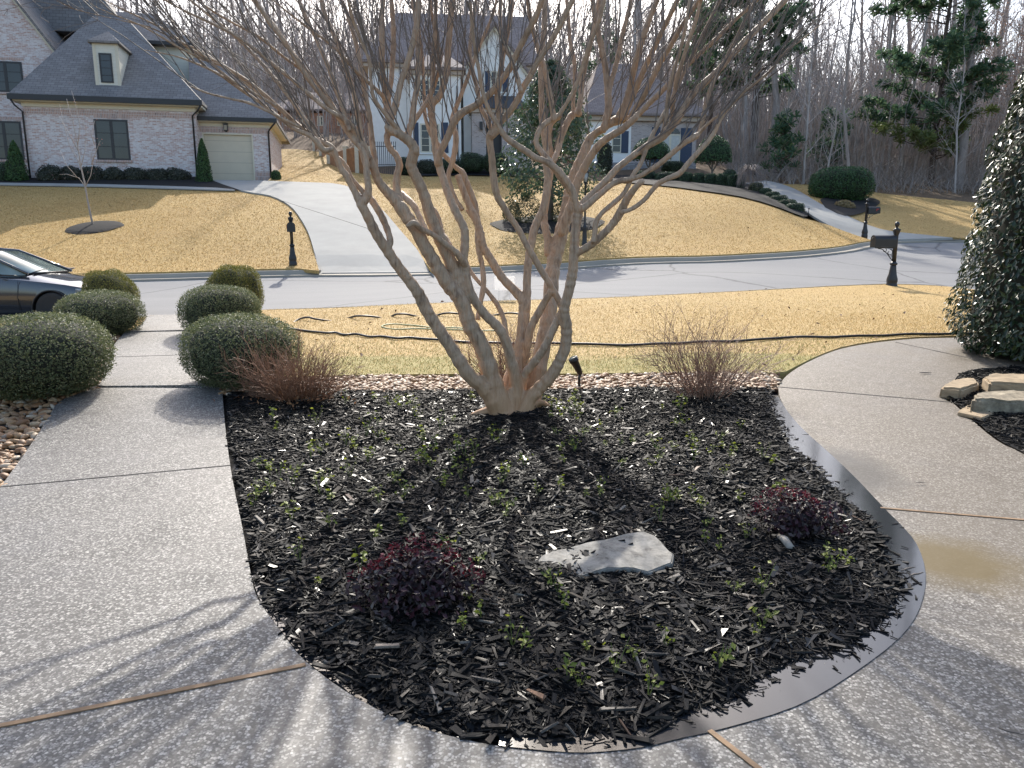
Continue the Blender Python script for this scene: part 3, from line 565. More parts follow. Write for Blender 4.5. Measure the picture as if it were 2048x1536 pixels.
 (6.1, 5.9, [(1394,272,8),(1408,256,7),(1424,240,6),(1445,225,5),(1470,200,5),(1500,165,4),(1530,130,4)]),
 # left fan from the knobs
 (5.7, 5.4, [(664,298,10),(648,300,11),(634,284,12),(618,270,10),(590,258,9),(560,236,8),(520,205,7),(480,178,7),(440,150,6),(400,130,5),(350,112,4),(290,100,3)]),
 (5.7, 5.9, [(640,288,9),(620,255,9),(600,225,9),(575,190,8),(545,152,8),(510,112,7),(470,72,7),(430,40,6),(390,8,5)]),
 (5.75, 5.5, [(676,232,10),(650,215,9),(620,190,9),(585,160,8),(550,132,8),(505,95,7),(462,66,7),(420,45,6),(370,22,5),(330,0,5)]),
 (5.9, 6.3, [(700,262,9),(690,235,9),(680,200,9),(668,165,9),(655,130,8),(640,95,8),(622,55,8),(604,15,7),(590,-30,6)]),
 (6.0, 6.4, [(735,345,12),(728,318,12),(722,290,12),(720,262,11),(716,230,11),(708,190,10),(696,150,10),(684,112,9),(668,70,9),(650,28,8),(640,-20,7)]),
 (6.1, 6.5, [(752,352,12),(750,322,12),(745,290,12),(742,260,11),(738,228,11),(730,190,10),(724,150,10),(716,105,9),(705,60,9),(690,15,8)]),
 (5.6, 5.3, [(598,254,7),(570,240,7),(535,222,6),(498,206,6),(455,196,5),(415,186,5),(380,172,4)]),
 (5.6, 5.2, [(553,212,7),(515,190,6),(470,165,6),(425,128,5),(395,100,5),(360,84,4),(300,55,4),(230,38,3),(150,18,3),(90,-10,3)]),
 (5.5, 5.1, [(440,130,6),(405,118,5),(360,96,5),(320,72,5),(280,50,4),(240,34,4),(195,15,3),(165,-5,3)]),
 (6.2, 5.9, [(606,142,6),(560,108,6),(520,75,6),(470,48,5),(430,25,5),(395,0,5)]),
]
def limb_world(l):
    d0, d1, px = l; A = crom([(u, v, w) for u, v, w in px], 5); n = len(A)
    s = np.concatenate([[0], np.cumsum([np.hypot(*(A[i+1][:2]-A[i][:2])) for i in range(n-1)])]); s /= s[-1]
    pts, rr = [], []
    for i, (u, v, w) in enumerate(A):
        y = d0 + (d1 - d0) * s[i] + .02*math.sin(7*s[i] + d1*9) * (1 if 0 < i < n-1 else 0)
        p = P(u, v, y); pts.append(p); rr.append(max(w, 2) * .5 * y / FPX * .97)
    return pts, rr
def build_myrtle():
    root = empty('crape_myrtle_tree', G(1020, 836), 'bare crape myrtle with many smooth tan trunks fanning out of the black mulch bed', 'tree')
    tb = MB(); wb = MB(); RL = root.location; rnd = random.Random(5)
    base = G(1020, 836); C = Vector((base.x, base.y, base.z - .1)); ends = []
    for li, l in enumerate(LIMBS):
        pts, rr = limb_world(l)
        for i in range(len(rr)): rr[i] *= 1 + .05*math.sin(i*1.7 + li) + .03*math.sin(i*4.1+li*2)
        top_v = l[2][-1][1]
        if top_v < 60:                   # carry on above the picture, tapering
            p = pts[-1].copy(); d = (pts[-1] - pts[-4]).normalized(); r = rr[-1]; L = rnd.uniform(.9, 1.9) * min(1, r/.012 + .3)
            k = 7
            for j in range(k):
                d = (d + Vector((rnd.gauss(0,.10), rnd.gauss(0,.10), rnd.gauss(.03,.06)))).normalized(); p = p + d * (L/k); r = max(.0022, r * .80); pts.append(p.copy()); rr.append(r)
        tb.tube([p - RL for p in pts], rr, 10)
        ends.append((pts, rr, li))
        if rnd.random() < .8 and len(pts) > 20:      # knots
            for _ in range(rnd.randint(1, 3)):
                i = rnd.randrange(6, len(pts) - 6)
                if rr[i] < .008: continue
                q = pts[i] + Vector((rnd.uniform(-1,1), -abs(rnd.gauss(0,.7)), rnd.uniform(-.3,.3))).normalized() * rr[i]*.75
                tb.tube([q - RL - Vector((0,0,rr[i]*.5)), q - RL, q - RL + Vector((0,-rr[i]*.3, rr[i]*.5))], [rr[i]*.25, rr[i]*.55, rr[i]*.2], 8)
    # the fused foot and surface roots
    def pr(u, v, y): return P(u, v, y) - RL
    for a in ([(1000,842,6.38),(992,806,6.4),(984,775,6.4)], [(1022,848,6.34),(1020,806,6.4),(1022,776,6.42)], [(1042,844,6.36),(1044,808,6.42),(1050,782,6.45)], [(1060,836,6.5),(1062,800,6.55),(1068,770,6.6)], [(1030,840,6.6),(1036,800,6.62),(1040,770,6.64)]):
        tb.tube([pr(*q) + Vector((0,0,-.06 if i == 0 else 0)) for i, q in enumerate(a)], [.082, .046, .03], 12)
    tb.tube([pr(995,826,6.4), pr(975,822,6.4), pr(955,828,6.38), pr(938,834,6.36), pr(925,842,6.34)], [.06,.045,.034,.024,.008], 8)
    tb.tube([pr(1060,812,6.5), pr(1075,804,6.55), pr(1088,806,6.55), pr(1100,812,6.5)], [.05,.035,.026,.01], 8)
    tb.tube([pr(1020,835,6.35), pr(1014,850,6.22), pr(1008,866,6.1)], [.07,.05,.012], 8)
    tr = tb.build('trunk', M_BARK, root, uv=False)
    m = tr.modifiers.new('fuse', 'REMESH'); m.mode = 'VOXEL'; m.voxel_size = .0068; m.use_smooth_shade = True
    m2 = tr.modifiers.new('soften', 'SMOOTH'); m2.factor = .5; m2.iterations = 3
    # shoots that carry on the fan, and their fine twigs
    nsh = 0; segs = []
    def shoot(p, d, L, r, depth):
        nonlocal nsh
        k = max(4, int(L / .13)); pts = [p.copy()]; rr = [r]; q = p.copy(); dd = d.copy()
        bend = Vector((rnd.gauss(0,.05), rnd.gauss(0,.05), rnd.uniform(0,.05)))
        for j in range(k):
            dd = (dd + bend + Vector((rnd.gauss(0,.06), rnd.gauss(0,.06), rnd.gauss(0,.05)))).normalized(); q = q + dd * (L/k); pts.append(q.copy()); rr.append(max(.0013, r * (1 - .8*(j+1)/k)))
        wb.tube([a - RL for a in pts], rr, 5 if r > .004 else 4, caps=False); nsh += 1
        if depth > 0:
            for _ in range(rnd.randint(2, 5) if depth > 1 else rnd.randint(1, 3)):
                i = rnd.randrange(1, len(pts)); t = (pts[i] - pts[i-1]).normalized()
                side = t.orthogonal().normalized(); side = Matrix.Rotation(rnd.uniform(0, 6.28), 3, t) @ side
                shoot(pts[i], (t * rnd.uniform(.5, 1) + side * rnd.uniform(.35, .8) + Vector((0,0,.15))).normalized(), L * rnd.uniform(.22, .5), max(.0014, rr[i] * .6), depth - 1)
    for pts, rr, li in ends:
        cand = [i for i in range(3, len(pts)) if pts[i].z > 2.25 and rr[i] < .05]
        if not cand: continue
        for _ in range(max(2, int(len(cand) * .17))):
            i = rnd.choice(cand); t = (pts[i] - pts[i-1]).normalized(); out = (pts[i] - C).normalized()
            d = (t*.35 + out*.75 + Vector((rnd.gauss(0,.24), rnd.gauss(0,.24), rnd.gauss(0.05,.14)))).normalized()
            shoot(pts[i], d, rnd.uniform(.7, 1.9), min(rr[i]*.75, rnd.uniform(.0035, .0075)), 2)
    wb.build('twigs', M_TWIG, root, uv=False, recalc=False)
    print('shoots', nsh)
build_myrtle()
# ------------------------------------------------------------------ planting bed: mulch, stones, shrubs
MULCH = gl([(450,790),(458,862),(468,940),(479,1000),(494,1068),(510,1146),(530,1198),(556,1240),(592,1285),(640,1330),(690,1376),(735,1410),(800,1446),(880,1478),(980,1502),(1090,1512),(1200,1508),(1300,1486),(1400,1448),(1460,1428),(1520,1404),
            (1563,1362),(1643,1332),(1720,1314),(1780,1260),(1800,1215),(1818,1170),(1800,1140),(1772,1092),(1743,1043),(1714,1031),(1696,1002),(1678,981),(1640,949),(1588,905),(1574,876),(1552,817),(1540,786)], 0, 3) + gl([(1300,780),(1000,784),(700,788)], 0, 2)
MULCH = [(x + .022*math.sin(i*1.9)*math.sin(i*.7+1) + .012*math.sin(i*4.3), y + .020*math.cos(i*2.3)*math.sin(i*.9)) for i, (x, y) in enumerate(MULCH)]
MUA = np.array(MULCH); MUs = MUA[::2]
def edge_dist(xy):
    a, b = MUs, np.roll(MUs, -1, 0); ab = b - a; out = np.full(len(xy), 9.)
    for i in range(len(a)):
        t = np.clip(((xy - a[i]) @ ab[i]) / max(ab[i] @ ab[i], 1e-9), 0, 1); out = np.minimum(out, np.linalg.norm(xy - a[i] - t[:, None]*ab[i], axis=1))
    return out
def bed_h(xy):
    d = edge_dist(xy) * np.where(inside(MUA, xy), 1, -1); t = np.clip((d + .03) / .09, 0, 1); s0 = t*t*(3-2*t); t = np.clip(d / .4, 0, 1); s = t*t*(3-2*t)
    lump = .012*np.sin(xy[:,0]*5.1+1)*np.sin(xy[:,1]*4.3) + .008*np.sin(xy[:,0]*11)*np.sin(xy[:,1]*9.7+2)
    return TA(xy) - .02 + s0 * (.058 + .5*lump) + s * (.025 + lump)
for ob in list(COL.objects):
    if ob.name == 'bed_soil': bpy.data.objects.remove(ob)
def bed_soil():
    q = np.array(bedline + gl([(1500,786),(1300,784),(1000,784),(700,784)], 0, 2)); o = sheet('bed_soil', q, M_SOIL, 0, .07)
    n = len(o.data.vertices); c = np.empty(n*3, np.float32); o.data.vertices.foreach_get('co', c); c = c.reshape(-1, 3); c[:, 2] = bed_h(c[:, :2].astype(float)); o.data.vertices.foreach_set('co', c.ravel()); o.data.update()
bed_soil()
def scatter_in(poly, n, bias=None):
    A = np.array(poly); lo, hi = A.min(0), A.max(0); out = []; m = 0
    while m < n:
        q = RNG.uniform(lo, hi, (n*2, 2)); q = q[inside(A, q)]
        if bias is not None: q = q[RNG.random(len(q)) < bias(q)]
        out.append(q); m += len(q)
    return np.concatenate(out)[:n]
def frames(n, tilt, az=None):            # random frames: yaw + tilt
    a = RNG.uniform(0, 2*np.pi, n) if az is None else az
    nz = np.stack([RNG.normal(0, tilt, n), RNG.normal(0, tilt, n), np.ones(n)], 1); nz /= np.linalg.norm(nz, axis=1)[:, None]
    x = np.stack([np.cos(a), np.sin(a), np.zeros(n)], 1); x -= nz * (x*nz).sum(1)[:, None]; x /= np.linalg.norm(x, axis=1)[:, None]
    return x, np.cross(nz, x), nz
def mat_chips(name, stops, r0=.32, r1=.6):
    t = NT(name); g = t.pos(); c = t.ramp(g, 8, stops); n = t.noise(t.map(g, 0, (1,1,1)), 0, 160, 3, .7); c2 = t.mix(t.ramp(n, 0, [(.35, .5), (.6, 0)]), c, (.003,.003,.003)); t.b.inputs['Specular IOR Level'].default_value = .22
    t.col(c2, MIXO); wn_ = t('ShaderNodeTexWhiteNoise', noise_dimensions='1D'); t.l(g, wn_, 8, 1); rr = t.ramp(wn_, 0, [(0, r0*.8), (.14, r0), (.24, r1*.8), (1, r1)]); t.t.links.new(rr.outputs[0], t.b.inputs['Roughness'])
    t.bump(n, 0, .5, .004); return t.m
M_CHIP = mat_chips('black_bark_chips', [(0, (.002,.002,.0022)), (.55, (.0045,.0045,.0048)), (.80, (.010,.009,.0085)), (.94, (.026,.021,.017)), (1, (.085,.068,.05))], .36, .8)
def chips(name, xy, hfun, lmean, mat, lift=.012, tilt=.22):
    n = len(xy); L = lmean * np.exp(RNG.normal(-.18, .72, n)); L = np.clip(L, .008, .13); W = L * np.where(RNG.random(n) < .55, RNG.uniform(.06, .16, n), RNG.uniform(.18, .5, n)); W = np.minimum(W, .026); H = np.clip(L*.10, .002, .007) * RNG.uniform(.6, 1.5, n)
    x, y, z = frames(n, tilt); c = np.column_stack([xy, hfun(xy) + RNG.uniform(-.004, lift, n) + .25*W*tilt])
    vs = []
    ea, eb = RNG.uniform(.08, 1.0, n), RNG.uniform(.3, 1.1, n)
    for sx, sy, sz in ((-1,-1,0),(1,-1,0),(1,1,0),(-1,1,0),(-1,-1,1),(1,-1,1),(1,1,1),(-1,1,1)):
        jx = RNG.uniform(.75, 1.1, n) * sx * .5; jy = RNG.uniform(.75, 1.1, n) * sy * .5 * (ea if sx < 0 else eb)
        vs.append(c + x*(L*jx)[:, None] + y*(W*jy)[:, None] + z*(H*(sz-.3)*RNG.uniform(.7, 1.2, n))[:, None])
    V = np.stack(vs, 1).reshape(-1, 3); f = np.array([(4,5,6,7),(0,1,5,4),(1,2,6,5),(2,3,7,6),(3,0,4,7)]); F = (np.arange(n)[:, None, None]*8 + f).reshape(-1, 4)
    return npmesh(name, V, F, mat)
_mc = chips('mulch_chips', np.concatenate([scatter_in(MULCH, 125000), scatter_in(MULCH, 60000, lambda q: np.clip(1.25 - q[:,1]/5.5, .0, 1))]), bed_h, .027, M_CHIP)
stuff(_mc, 'wet black shredded bark mulch covering the bed under the crape myrtle', 'mulch')
def edge_spill():
    q = scatter_in(PUD + PIN, 9000); q = np.concatenate([q, scatter_in(PL, 2500)]); d = edge_dist(q); q = q[RNG.random(len(q)) < np.exp(-d/.012)*.4 + .004]
    stuff(chips('mulch_chips', q, lambda a: TA(a) + .034, .024, M_CHIP, .006, .12), 'stray black mulch chips strewn along the wet gutter of the bed', 'mulch')
edge_spill()
_q = scatter_in(MULCH, 420, lambda q: np.clip(1.3 - q[:,1]/5, .05, 1))
M_CHIPL = mat_chips('grey_weathered_chips', [(0, (.05,.045,.04)), (.6, (.12,.105,.09)), (.9, (.24,.21,.175)), (1, (.30,.16,.09))], .45, .7)
stuff(chips('loose_wood_bits', _q, lambda q: bed_h(q) + .01, .055, M_CHIPL, .012, .3), 'paler weathered wood bits lying on top of the black mulch', 'wood bits')
# small mulch bed at the right with the stones
RB = gl([(1950,748),(1915,760),(1896,803),(1908,812),(1937,838),(1996,888),(2052,918),(2180,1000)], 0, 3) + gl([(2400,960),(2400,740),(2130,735)], 0, 2)
sheet('bed_soil', RB, M_SOIL, .035, .15)
_rbh = lambda q: TA(q) + .045
stuff(chips('mulch_chips', scatter_in(RB, 14000), _rbh, .036, M_CHIP), 'black bark mulch around the stone blocks below the holly', 'mulch')
# far mulch under the house shrubs stays a plain textured sheet
# ---- river rock
def ico(sub):
    bm = bmesh.new(); bmesh.ops.create_icosphere(bm, subdivisions=sub, radius=1); V = np.array([v.co[:] for v in bm.verts]); F = np.array([[v.index for v in f.verts] for f in bm.faces]); bm.free(); return V, F
IV, IF = ico(2)
def mat_pebble():
    t = NT('river_rock'); g = t.pos(); c = t.ramp(g, 8, [(0, (.16,.07,.028)), (.2, (.32,.165,.07)), (.4, (.40,.245,.12)), (.6, (.26,.145,.075)), (.78, (.44,.31,.18)), (.93, (.55,.46,.34)), (1, (.22,.16,.12))])
    n = t.noise(g, 0, 45, 5, .7); t.col(t.mix(t.ramp(n, 0, [(.35, .45), (.65, 0)]), c, (.14,.085,.045)), MIXO); t.set(Roughness=.6); t.bump(n, 0, .3, .006); return t.m
M_PEB = mat_pebble()
def rocks(name, xy, r0, r1, h, parent=None):
    n = len(xy); r = RNG.uniform(r0, r1, n); x, y, z = frames(n, .35); e = np.stack([r*RNG.uniform(1, 1.7, n), r*RNG.uniform(.75, 1.1, n), r*RNG.uniform(.45, .75, n)], 1)
    c = np.column_stack([xy, TA(xy) + h + r*RNG.uniform(.15, .6, n)])
    nv = len(IV); ph = RNG.uniform(0, 6, (n, 3))
    U = IV[None] * (1 + .10*np.sin(IV[None,:,:1]*2.5 + ph[:,None,:1]) + .10*np.sin(IV[None,:,1:2]*3 + ph[:,None,1:2])+ .07*np.sin(IV[None,:,2:]*4 + ph[:,None,2:]))
    U = U * e[:, None]; V = c[:, None] + U[:,:,:1]*x[:,None] + U[:,:,1:2]*y[:,None] + U[:,:,2:]*z[:,None]
    F = (np.arange(n)[:, None, None]*nv + IF).reshape(-1, 3); return npmesh(name, V.reshape(-1, 3), F, M_PEB, smooth=True)
stuff(rocks('river_rock', scatter_in(ROCKSTRIP, 3600), .014, .032, .01), 'band of tan river rock between the lawn and the black mulch', 'river rock')
stuff(rocks('river_rock', scatter_in(ROCKBED, 7500, lambda q: (q[:,0] > -6.5)*1.0), .014, .038, .0), 'orange and tan river rock along the left walk', 'river rock')
# ---- leaf clouds
def leaves(C, N, size, mats=None, asp=.5, fold=.25, jit=.5, droop=0.0, sj=.3):   # C centres, N outward normals -> V,F (two triangles per leaf)
    n = len(C); N = N + RNG.normal(0, jit, (n, 3)); N /= np.linalg.norm(N, axis=1)[:, None]
    a = RNG.normal(0, 1, (n, 3)); a[:, 2] -= droop; t = a - N*(a*N).sum(1)[:, None]; t /= np.linalg.norm(t, axis=1)[:, None]; b = np.cross(N, t)
    s = (size * RNG.uniform(1-sj, 1+sj, n))[:, None]
    V = np.stack([C - t*s*.5, C + b*s*asp*.5 + N*s*fold*.5 + t*s*.05, C + t*s*.5 + N*s*.04, C - b*s*asp*.5 + N*s*fold*.5 + t*s*.05], 1)
    F = (np.arange(n)[:, None, None]*4 + np.array([(0,3,2),(0,2,1)])).reshape(-1, 3)
    return V.reshape(-1, 3), F
def dirs(n, zmin=-1):
    z = RNG.uniform(zmin, 1, n); a = RNG.uniform(0, 2*np.pi, n); r = np.sqrt(1 - z*z); return np.stack([r*np.cos(a), r*np.sin(a), z], 1)
def superell(d, e): return (np.abs(d)**e).sum(1)**(-1/e)
def lumps(d, k, amp, seed):
    rg = np.random.default_rng(seed); o = np.zeros(len(d))
    for _ in range(6): w_ = rg.normal(0, k, 3); o += np.sin(d @ w_ + rg.uniform(0, 6))
    return 1 + amp * o / 2.5
def cores(name, rad, e, mat, parent, seed, k=2.2, amp=.05, shrink=.9, zcut=None):
    V, F = ico(4); d = V / np.linalg.norm(V, axis=1)[:, None]; R = superell(d, e) * lumps(d, k, amp, seed) * shrink; W = d * R[:, None] * np.array(rad)
    W[:, 2] += rad[2]*.95; return npmesh(name, W, F, mat, parent, smooth=True)
def bush_foliage(name, rad, e, n, size, mat, parent, seed, k=2.2, amp=.05, depth=.10, asp=.5, jit=.55, tuft=0.0, hair=0.0):
    d = dirs(n, -.93); R = superell(d, e) * lumps(d, k, amp, seed); dep = 1 - depth * RNG.random(n)**1.6 + hair*np.maximum(RNG.normal(0, 1, n), 0)
    rad = np.array(rad); C = d * (R*dep)[:, None] * rad; C[:, 2] += rad[2]*.95; C[:, 2] = np.maximum(C[:, 2], .01)
    N = d / rad; N /= np.linalg.norm(N, axis=1)[:, None]
    V, F = leaves(C, N, size, asp=asp, jit=jit); return npmesh(name, V, F, mat, parent)
M_CORE = plain('shaded_twigs', (.02,.022,.014), .9)  # near-black core shell, its colour stands in for shade between the leaves
M_BOX = leafmat('grey_green_leaf', [(0, (.06,.082,.034)), (.5, (.125,.148,.062)), (.85, (.20,.215,.105)), (1, (.30,.29,.16))], .5, .38)
M_BOXY = leafmat('yellow_green_leaf', [(0, (.08,.09,.016)), (.5, (.15,.15,.026)), (.85, (.23,.205,.04)), (1, (.30,.25,.06))], .45, .3)
def boxwood(mat, seed, rad=(.54,.50,.385)):
    r = empty('boxwood_bush', (0,0,0), '', 'bush', 'clipped boxwood bushes lining the front path')
    cores('branches', rad, 2.45, M_CORE, r, seed, shrink=.84, amp=.085); bush_foliage('foliage', rad, 2.45, 22000, .022, mat, r, seed, hair=.03, depth=.15, jit=.8, amp=.085); return r  # the branches part is a solid dark core carrying the inner shade
bw = [boxwood(M_BOX, 1), boxwood(M_BOX, 2), boxwood(M_BOXY, 3)]
def put_bush(proto, used, u, v, back, sx, sy, sz, rz, label):
    o = proto if not used else copy_tree(proto); p = G(u, v); x = p.x * (p.y + back) / p.y; y = p.y + back
    o.location = (x, y, T(x, y)); o.scale = (sx, sy, sz); o.rotation_euler = (0, 0, rz); o['label'] = label; return o
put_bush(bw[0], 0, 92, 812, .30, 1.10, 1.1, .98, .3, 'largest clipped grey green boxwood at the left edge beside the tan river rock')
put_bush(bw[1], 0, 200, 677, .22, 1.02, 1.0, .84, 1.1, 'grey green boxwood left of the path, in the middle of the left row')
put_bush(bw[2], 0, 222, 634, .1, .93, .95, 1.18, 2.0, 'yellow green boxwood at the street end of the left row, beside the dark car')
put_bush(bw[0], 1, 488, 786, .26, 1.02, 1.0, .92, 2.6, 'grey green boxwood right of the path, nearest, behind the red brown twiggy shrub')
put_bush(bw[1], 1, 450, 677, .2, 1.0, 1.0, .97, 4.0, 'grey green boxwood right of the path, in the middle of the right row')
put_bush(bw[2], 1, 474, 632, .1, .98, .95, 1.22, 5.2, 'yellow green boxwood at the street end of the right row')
# ---- bare twiggy shrubs
def twig_shrub(label, c, n, h, spread, mat, seed, dense=1.0, lean=(0,0)):
    rd = random.Random(seed); r = empty('deciduous_shrub', c, label, 'shrub', 'bare twiggy shrubs along the rock band'); b = MB()
    def go(p, d, L, rr, dep):
        k = 4; pts = [p]; q = p; dd = d
        for j in range(k): dd = (dd + Vector((rd.gauss(0,.13), rd.gauss(0,.13), rd.gauss(.03,.09)))).normalized(); q = q + dd*(L/k); pts.append(q)
        b.tube(pts, [rr*(1-.6*i/k) for i in range(k+1)], 3, caps=False)
        if dep:
            for _ in range(rd.randint(2, 4)):
                i = rd.randint(1, k); t = (pts[i]-pts[i-1]).normalized(); s = Matrix.Rotation(rd.uniform(0,6.28), 3, t) @ t.orthogonal().normalized()
                go(pts[i], (t + s*rd.uniform(.35,.9)).normalized(), L*rd.uniform(.35,.6), rr*.62, dep-1)
    for i in range(n):
        a = rd.uniform(0, 6.28); k = rd.random()**.6; p = Vector((math.cos(a)*.12*k*spread, math.sin(a)*.12*k, 0)); d = Vector((math.cos(a)*k*spread + lean[0], math.sin(a)*k*.8 + lean[1], 1.0)).normalized()
        go(p, d, h*rd.uniform(.45,.75), rd.uniform(.0034,.0055), 2 if rd.random() < dense else 1)
    b.build('stems', mat, r, uv=False, recalc=False)
    if dense > 1: 
        m = 260; q = RNG.normal(0, 1, (m, 3))*np.array((.17*spread,.12,.05)); q[:,2] = np.abs(q[:,2]) + .03
        V, F = leaves(q, np.tile((0,0,1.), (m,1)), .045, asp=.5, jit=1.0); npmesh('dead_leaves', V, F, M_DEAD, r)
    return r
M_REDTWIG = plain('red_brown_twig', (.22,.115,.065), .65, var=.4, vs=12)
M_GREYTWIG = plain('tan_red_twig', (.27,.16,.11), .65, var=.4, vs=12)
M_DEAD = leafmat('dead_orange_leaf', [(0, (.20,.08,.03)), (.5, (.30,.14,.06)), (1, (.38,.22,.11))], .7, .2)
twig_shrub('dense red brown bare shrub at the left front of the rock band, beside the boxwood', G(592,812), 190, .66, 1.3, M_REDTWIG, 4, 2.0)
twig_shrub('open bare shrub with thin stems at the right end of the rock band', G(1408,806), 105, .86, 1.2, M_GREYTWIG, 9, 1.0)
twig_shrub('bare thin stemmed shrub half hidden behind the crape myrtle trunks', G(1010,772), 90, .72, 1.1, M_GREYTWIG, 14, 1.0)
# ---- loropetalum
M_LOR = leafmat('dark_purple_leaf', [(0, (.010,.007,.008)), (.45, (.024,.011,.014)), (.75, (.05,.014,.022)), (.93, (.06,.04,.04)), (1, (.18,.16,.14))], .45, .1, .3)
M_LORT = leafmat('wine_red_leaf', [(0, (.055,.006,.012)), (.6, (.13,.014,.024)), (1, (.21,.04,.05))], .4, .3)
def loro(label, c, rad, seed, n=1100):
    r = empty('loropetalum_shrub', c, label, 'shrub', 'low purple leaved shrubs in the mulch'); rd = np.array(rad); rng = np.random.default_rng(seed)
    d = dirs(n, -.2); R = lumps(d, 2.5, .22, seed); C = d*(R*RNG.uniform(.45, 1.05, n))[:,None]*rd; C[:,2] += rd[2]*.45; C[:,2] = np.maximum(C[:,2], .012)
    V, F = leaves(C, d + np.array((0,0,.5)), .034, asp=.55, jit=.7); npmesh('foliage', V, F, M_LOR, r)
    m = int(n*.36); d = dirs(m, .1); d[:, 1] = np.abs(d[:,1])*.9; d /= np.linalg.norm(d, axis=1)[:,None]; R = lumps(d, 2.5, .22, seed); C = d*(R*RNG.uniform(.95, 1.2, m))[:,None]*rd; C[:,2] += rd[2]*.48
    V, F = leaves(C, d, .024, asp=.5, jit=.7); npmesh('new_growth', V, F, M_LORT, r)
    b = MB()
    for i in range(26):
        a = rng.uniform(0,6.28); q = Vector((math.cos(a)*rad[0]*rng.uniform(.3,.95), math.sin(a)*rad[1]*rng.uniform(.3,.9), rad[2]*rng.uniform(.7,1.35))); b.tube([(0,0,-.02), q*.5+Vector((0,0,.02)), q], [.005,.0035,.0015], 4)
    b.build('stems', M_TWIG, r, uv=False, recalc=False); return r
loro('low purple leaved shrub with wine red tips, in front of the pale flagstone', G(838,1206,.06) + Vector((0,.0,.05)), (.245,.20,.17), 3, 1500)
loro('smaller purple leaved shrub with wine red tips, near the curved puddle on the right', G(1600,1070,.06) + Vector((0,.02,.05)), (.205,.17,.155), 5, 1000)
# ---- big holly at the right edge
def holly():
    p = G(2062, 742); c = Vector((p.x + .62, p.y + .55, T(p.x, p.y)))
    r = empty('holly_tree', c, 'tall cone of glossy dark green leaves standing at the right edge of the photo', 'evergreen')
    M = leafmat('glossy_dark_leaf', [(0, (.010,.022,.008)), (.5, (.018,.038,.012)), (.85, (.03,.055,.016)), (.97, (.055,.085,.02)), (1, (.12,.13,.03))], .3, .18, .5)
    n = 21000; H = 4.6; h = RNG.random(n)**1.2; a = RNG.uniform(0, 2*np.pi, n)
    def rad(t): return 1.10*np.minimum(1, (t/.09)**.5*.35 + .68)*np.clip(1 - t**1.35, 0, 1)**.62 
    lm = 1 + .03*np.sin(a*5 + h*16) + .03*np.sin(a*9 - h*31) + .02*np.sin(a*3+h*50)
    R = rad(h)*lm*(1 - .16*RNG.random(n)**1.5); C = np.stack([R*np.cos(a), R*np.sin(a), .10 + h*H], 1)
    N = np.stack([np.cos(a), np.sin(a), np.full(n, .55)], 1); V, F = leaves(C, N, .074, asp=.5, jit=.33, droop=1.4, fold=.22); npmesh('foliage', V, F, M, r)
    b = MB(); b.lathe([(.3,.05)] + [(float(rad(np.array(t)))*.8, .1 + t*H) for t in np.linspace(.01, .95, 14)] + [(.02, 4.3)], n=20); b.build('dark_core', M_CORE, r, uv=False)
    b = MB(); b.tube([(0,0,-.1),(0,0,1.0)], [.09,.07], 8); b.build('trunk', M_BARK, r, uv=False)
holly()
# ---- stones
def mat_stone(name, stops, sc=6, b=.8, strat=1):
    t = NT(name); g = t.pos(); n = t.noise(t.map(g, 0, (1,1,strat)), 0, sc, 7, .72); c = t.ramp(n, 0, stops); t.col(c); t.set(Roughness=.8); t.bump(n, 0, b, .03); return t.m
M_SAND = mat_stone('sandstone', [(.25, (.12,.09,.055)), (.45, (.27,.20,.12)), (.6, (.36,.27,.165)), (.8, (.44,.35,.23))], 9, .8, 3)
def rough_block(name, u_pts, y_pts, z0, h, seed, mat, label, group=None, cat='stone', dis=.012, sub=5):
    # outline of the top from photo directions at the ground, extruded, then roughened
    base = [Vector((x, y, 0)) for x, y in zip(u_pts, y_pts)]; c = sum(base, Vector())/len(base); bm = bmesh.new()
    vb = [bm.verts.new(((p-c)*1.0)) for p in base]; f = bm.faces.new(vb); ex = bmesh.ops.extrude_face_region(bm, geom=[f]); 
    for v in [e for e in ex['geom'] if isinstance(e, bmesh.types.BMVert)]: v.co.z += h; v.co.xy *= .97
    bmesh.ops.recalc_face_normals(bm, faces=bm.faces); bmesh.ops.bevel(bm, geom=list(bm.edges), offset=min(.02, h*.2), segments=2, affect='EDGES')
    bmesh.ops.triangulate(bm, faces=bm.faces); 
    for _ in range(sub):
        es = [e for e in bm.edges if e.calc_length() > .035]
        if not es: break
        bmesh.ops.subdivide_edges(bm, edges=es, cuts=1); bmesh.ops.triangulate(bm, faces=bm.faces)
    for v in bm.verts:
        q = v.co + Vector((seed*7, seed*3, 0)); v.co += Vector((mnoise.noise(q*9), mnoise.noise(q*9+Vector((5,0,0))), mnoise.noise(q*7+Vector((0,9,0))))) * dis + Vector((0,0,1))*mnoise.noise(q*28)*dis*.35
    me = bpy.data.meshes.new(name); bm.to_mesh(me); bm.free(); me.materials.append(mat)
    for p in me.polygons: p.use_smooth = True
    try: me.set_sharp_from_angle(angle=.42)
    except Exception: pass
    o = link(me, name, None, (c.x, c.y, z0)); return tag(o, label, cat, group)
def gp(*uv, dz=0.0): a = [G(*q, dz) for q in uv]; return [p.x for p in a], [p.y for p in a]
zt = T(2.7*1.3, 6.9)
a = gp((1876,802),(1920,810),(1957,789),(1948,772),(1906,776)); g0 = G(1900,800); rough_block('stone_block', *a, g0.z+.02, .115, 1, M_SAND, 'small tan sandstone block with a notched edge, resting on the walk edge', 'sandstone blocks at the walk edge')
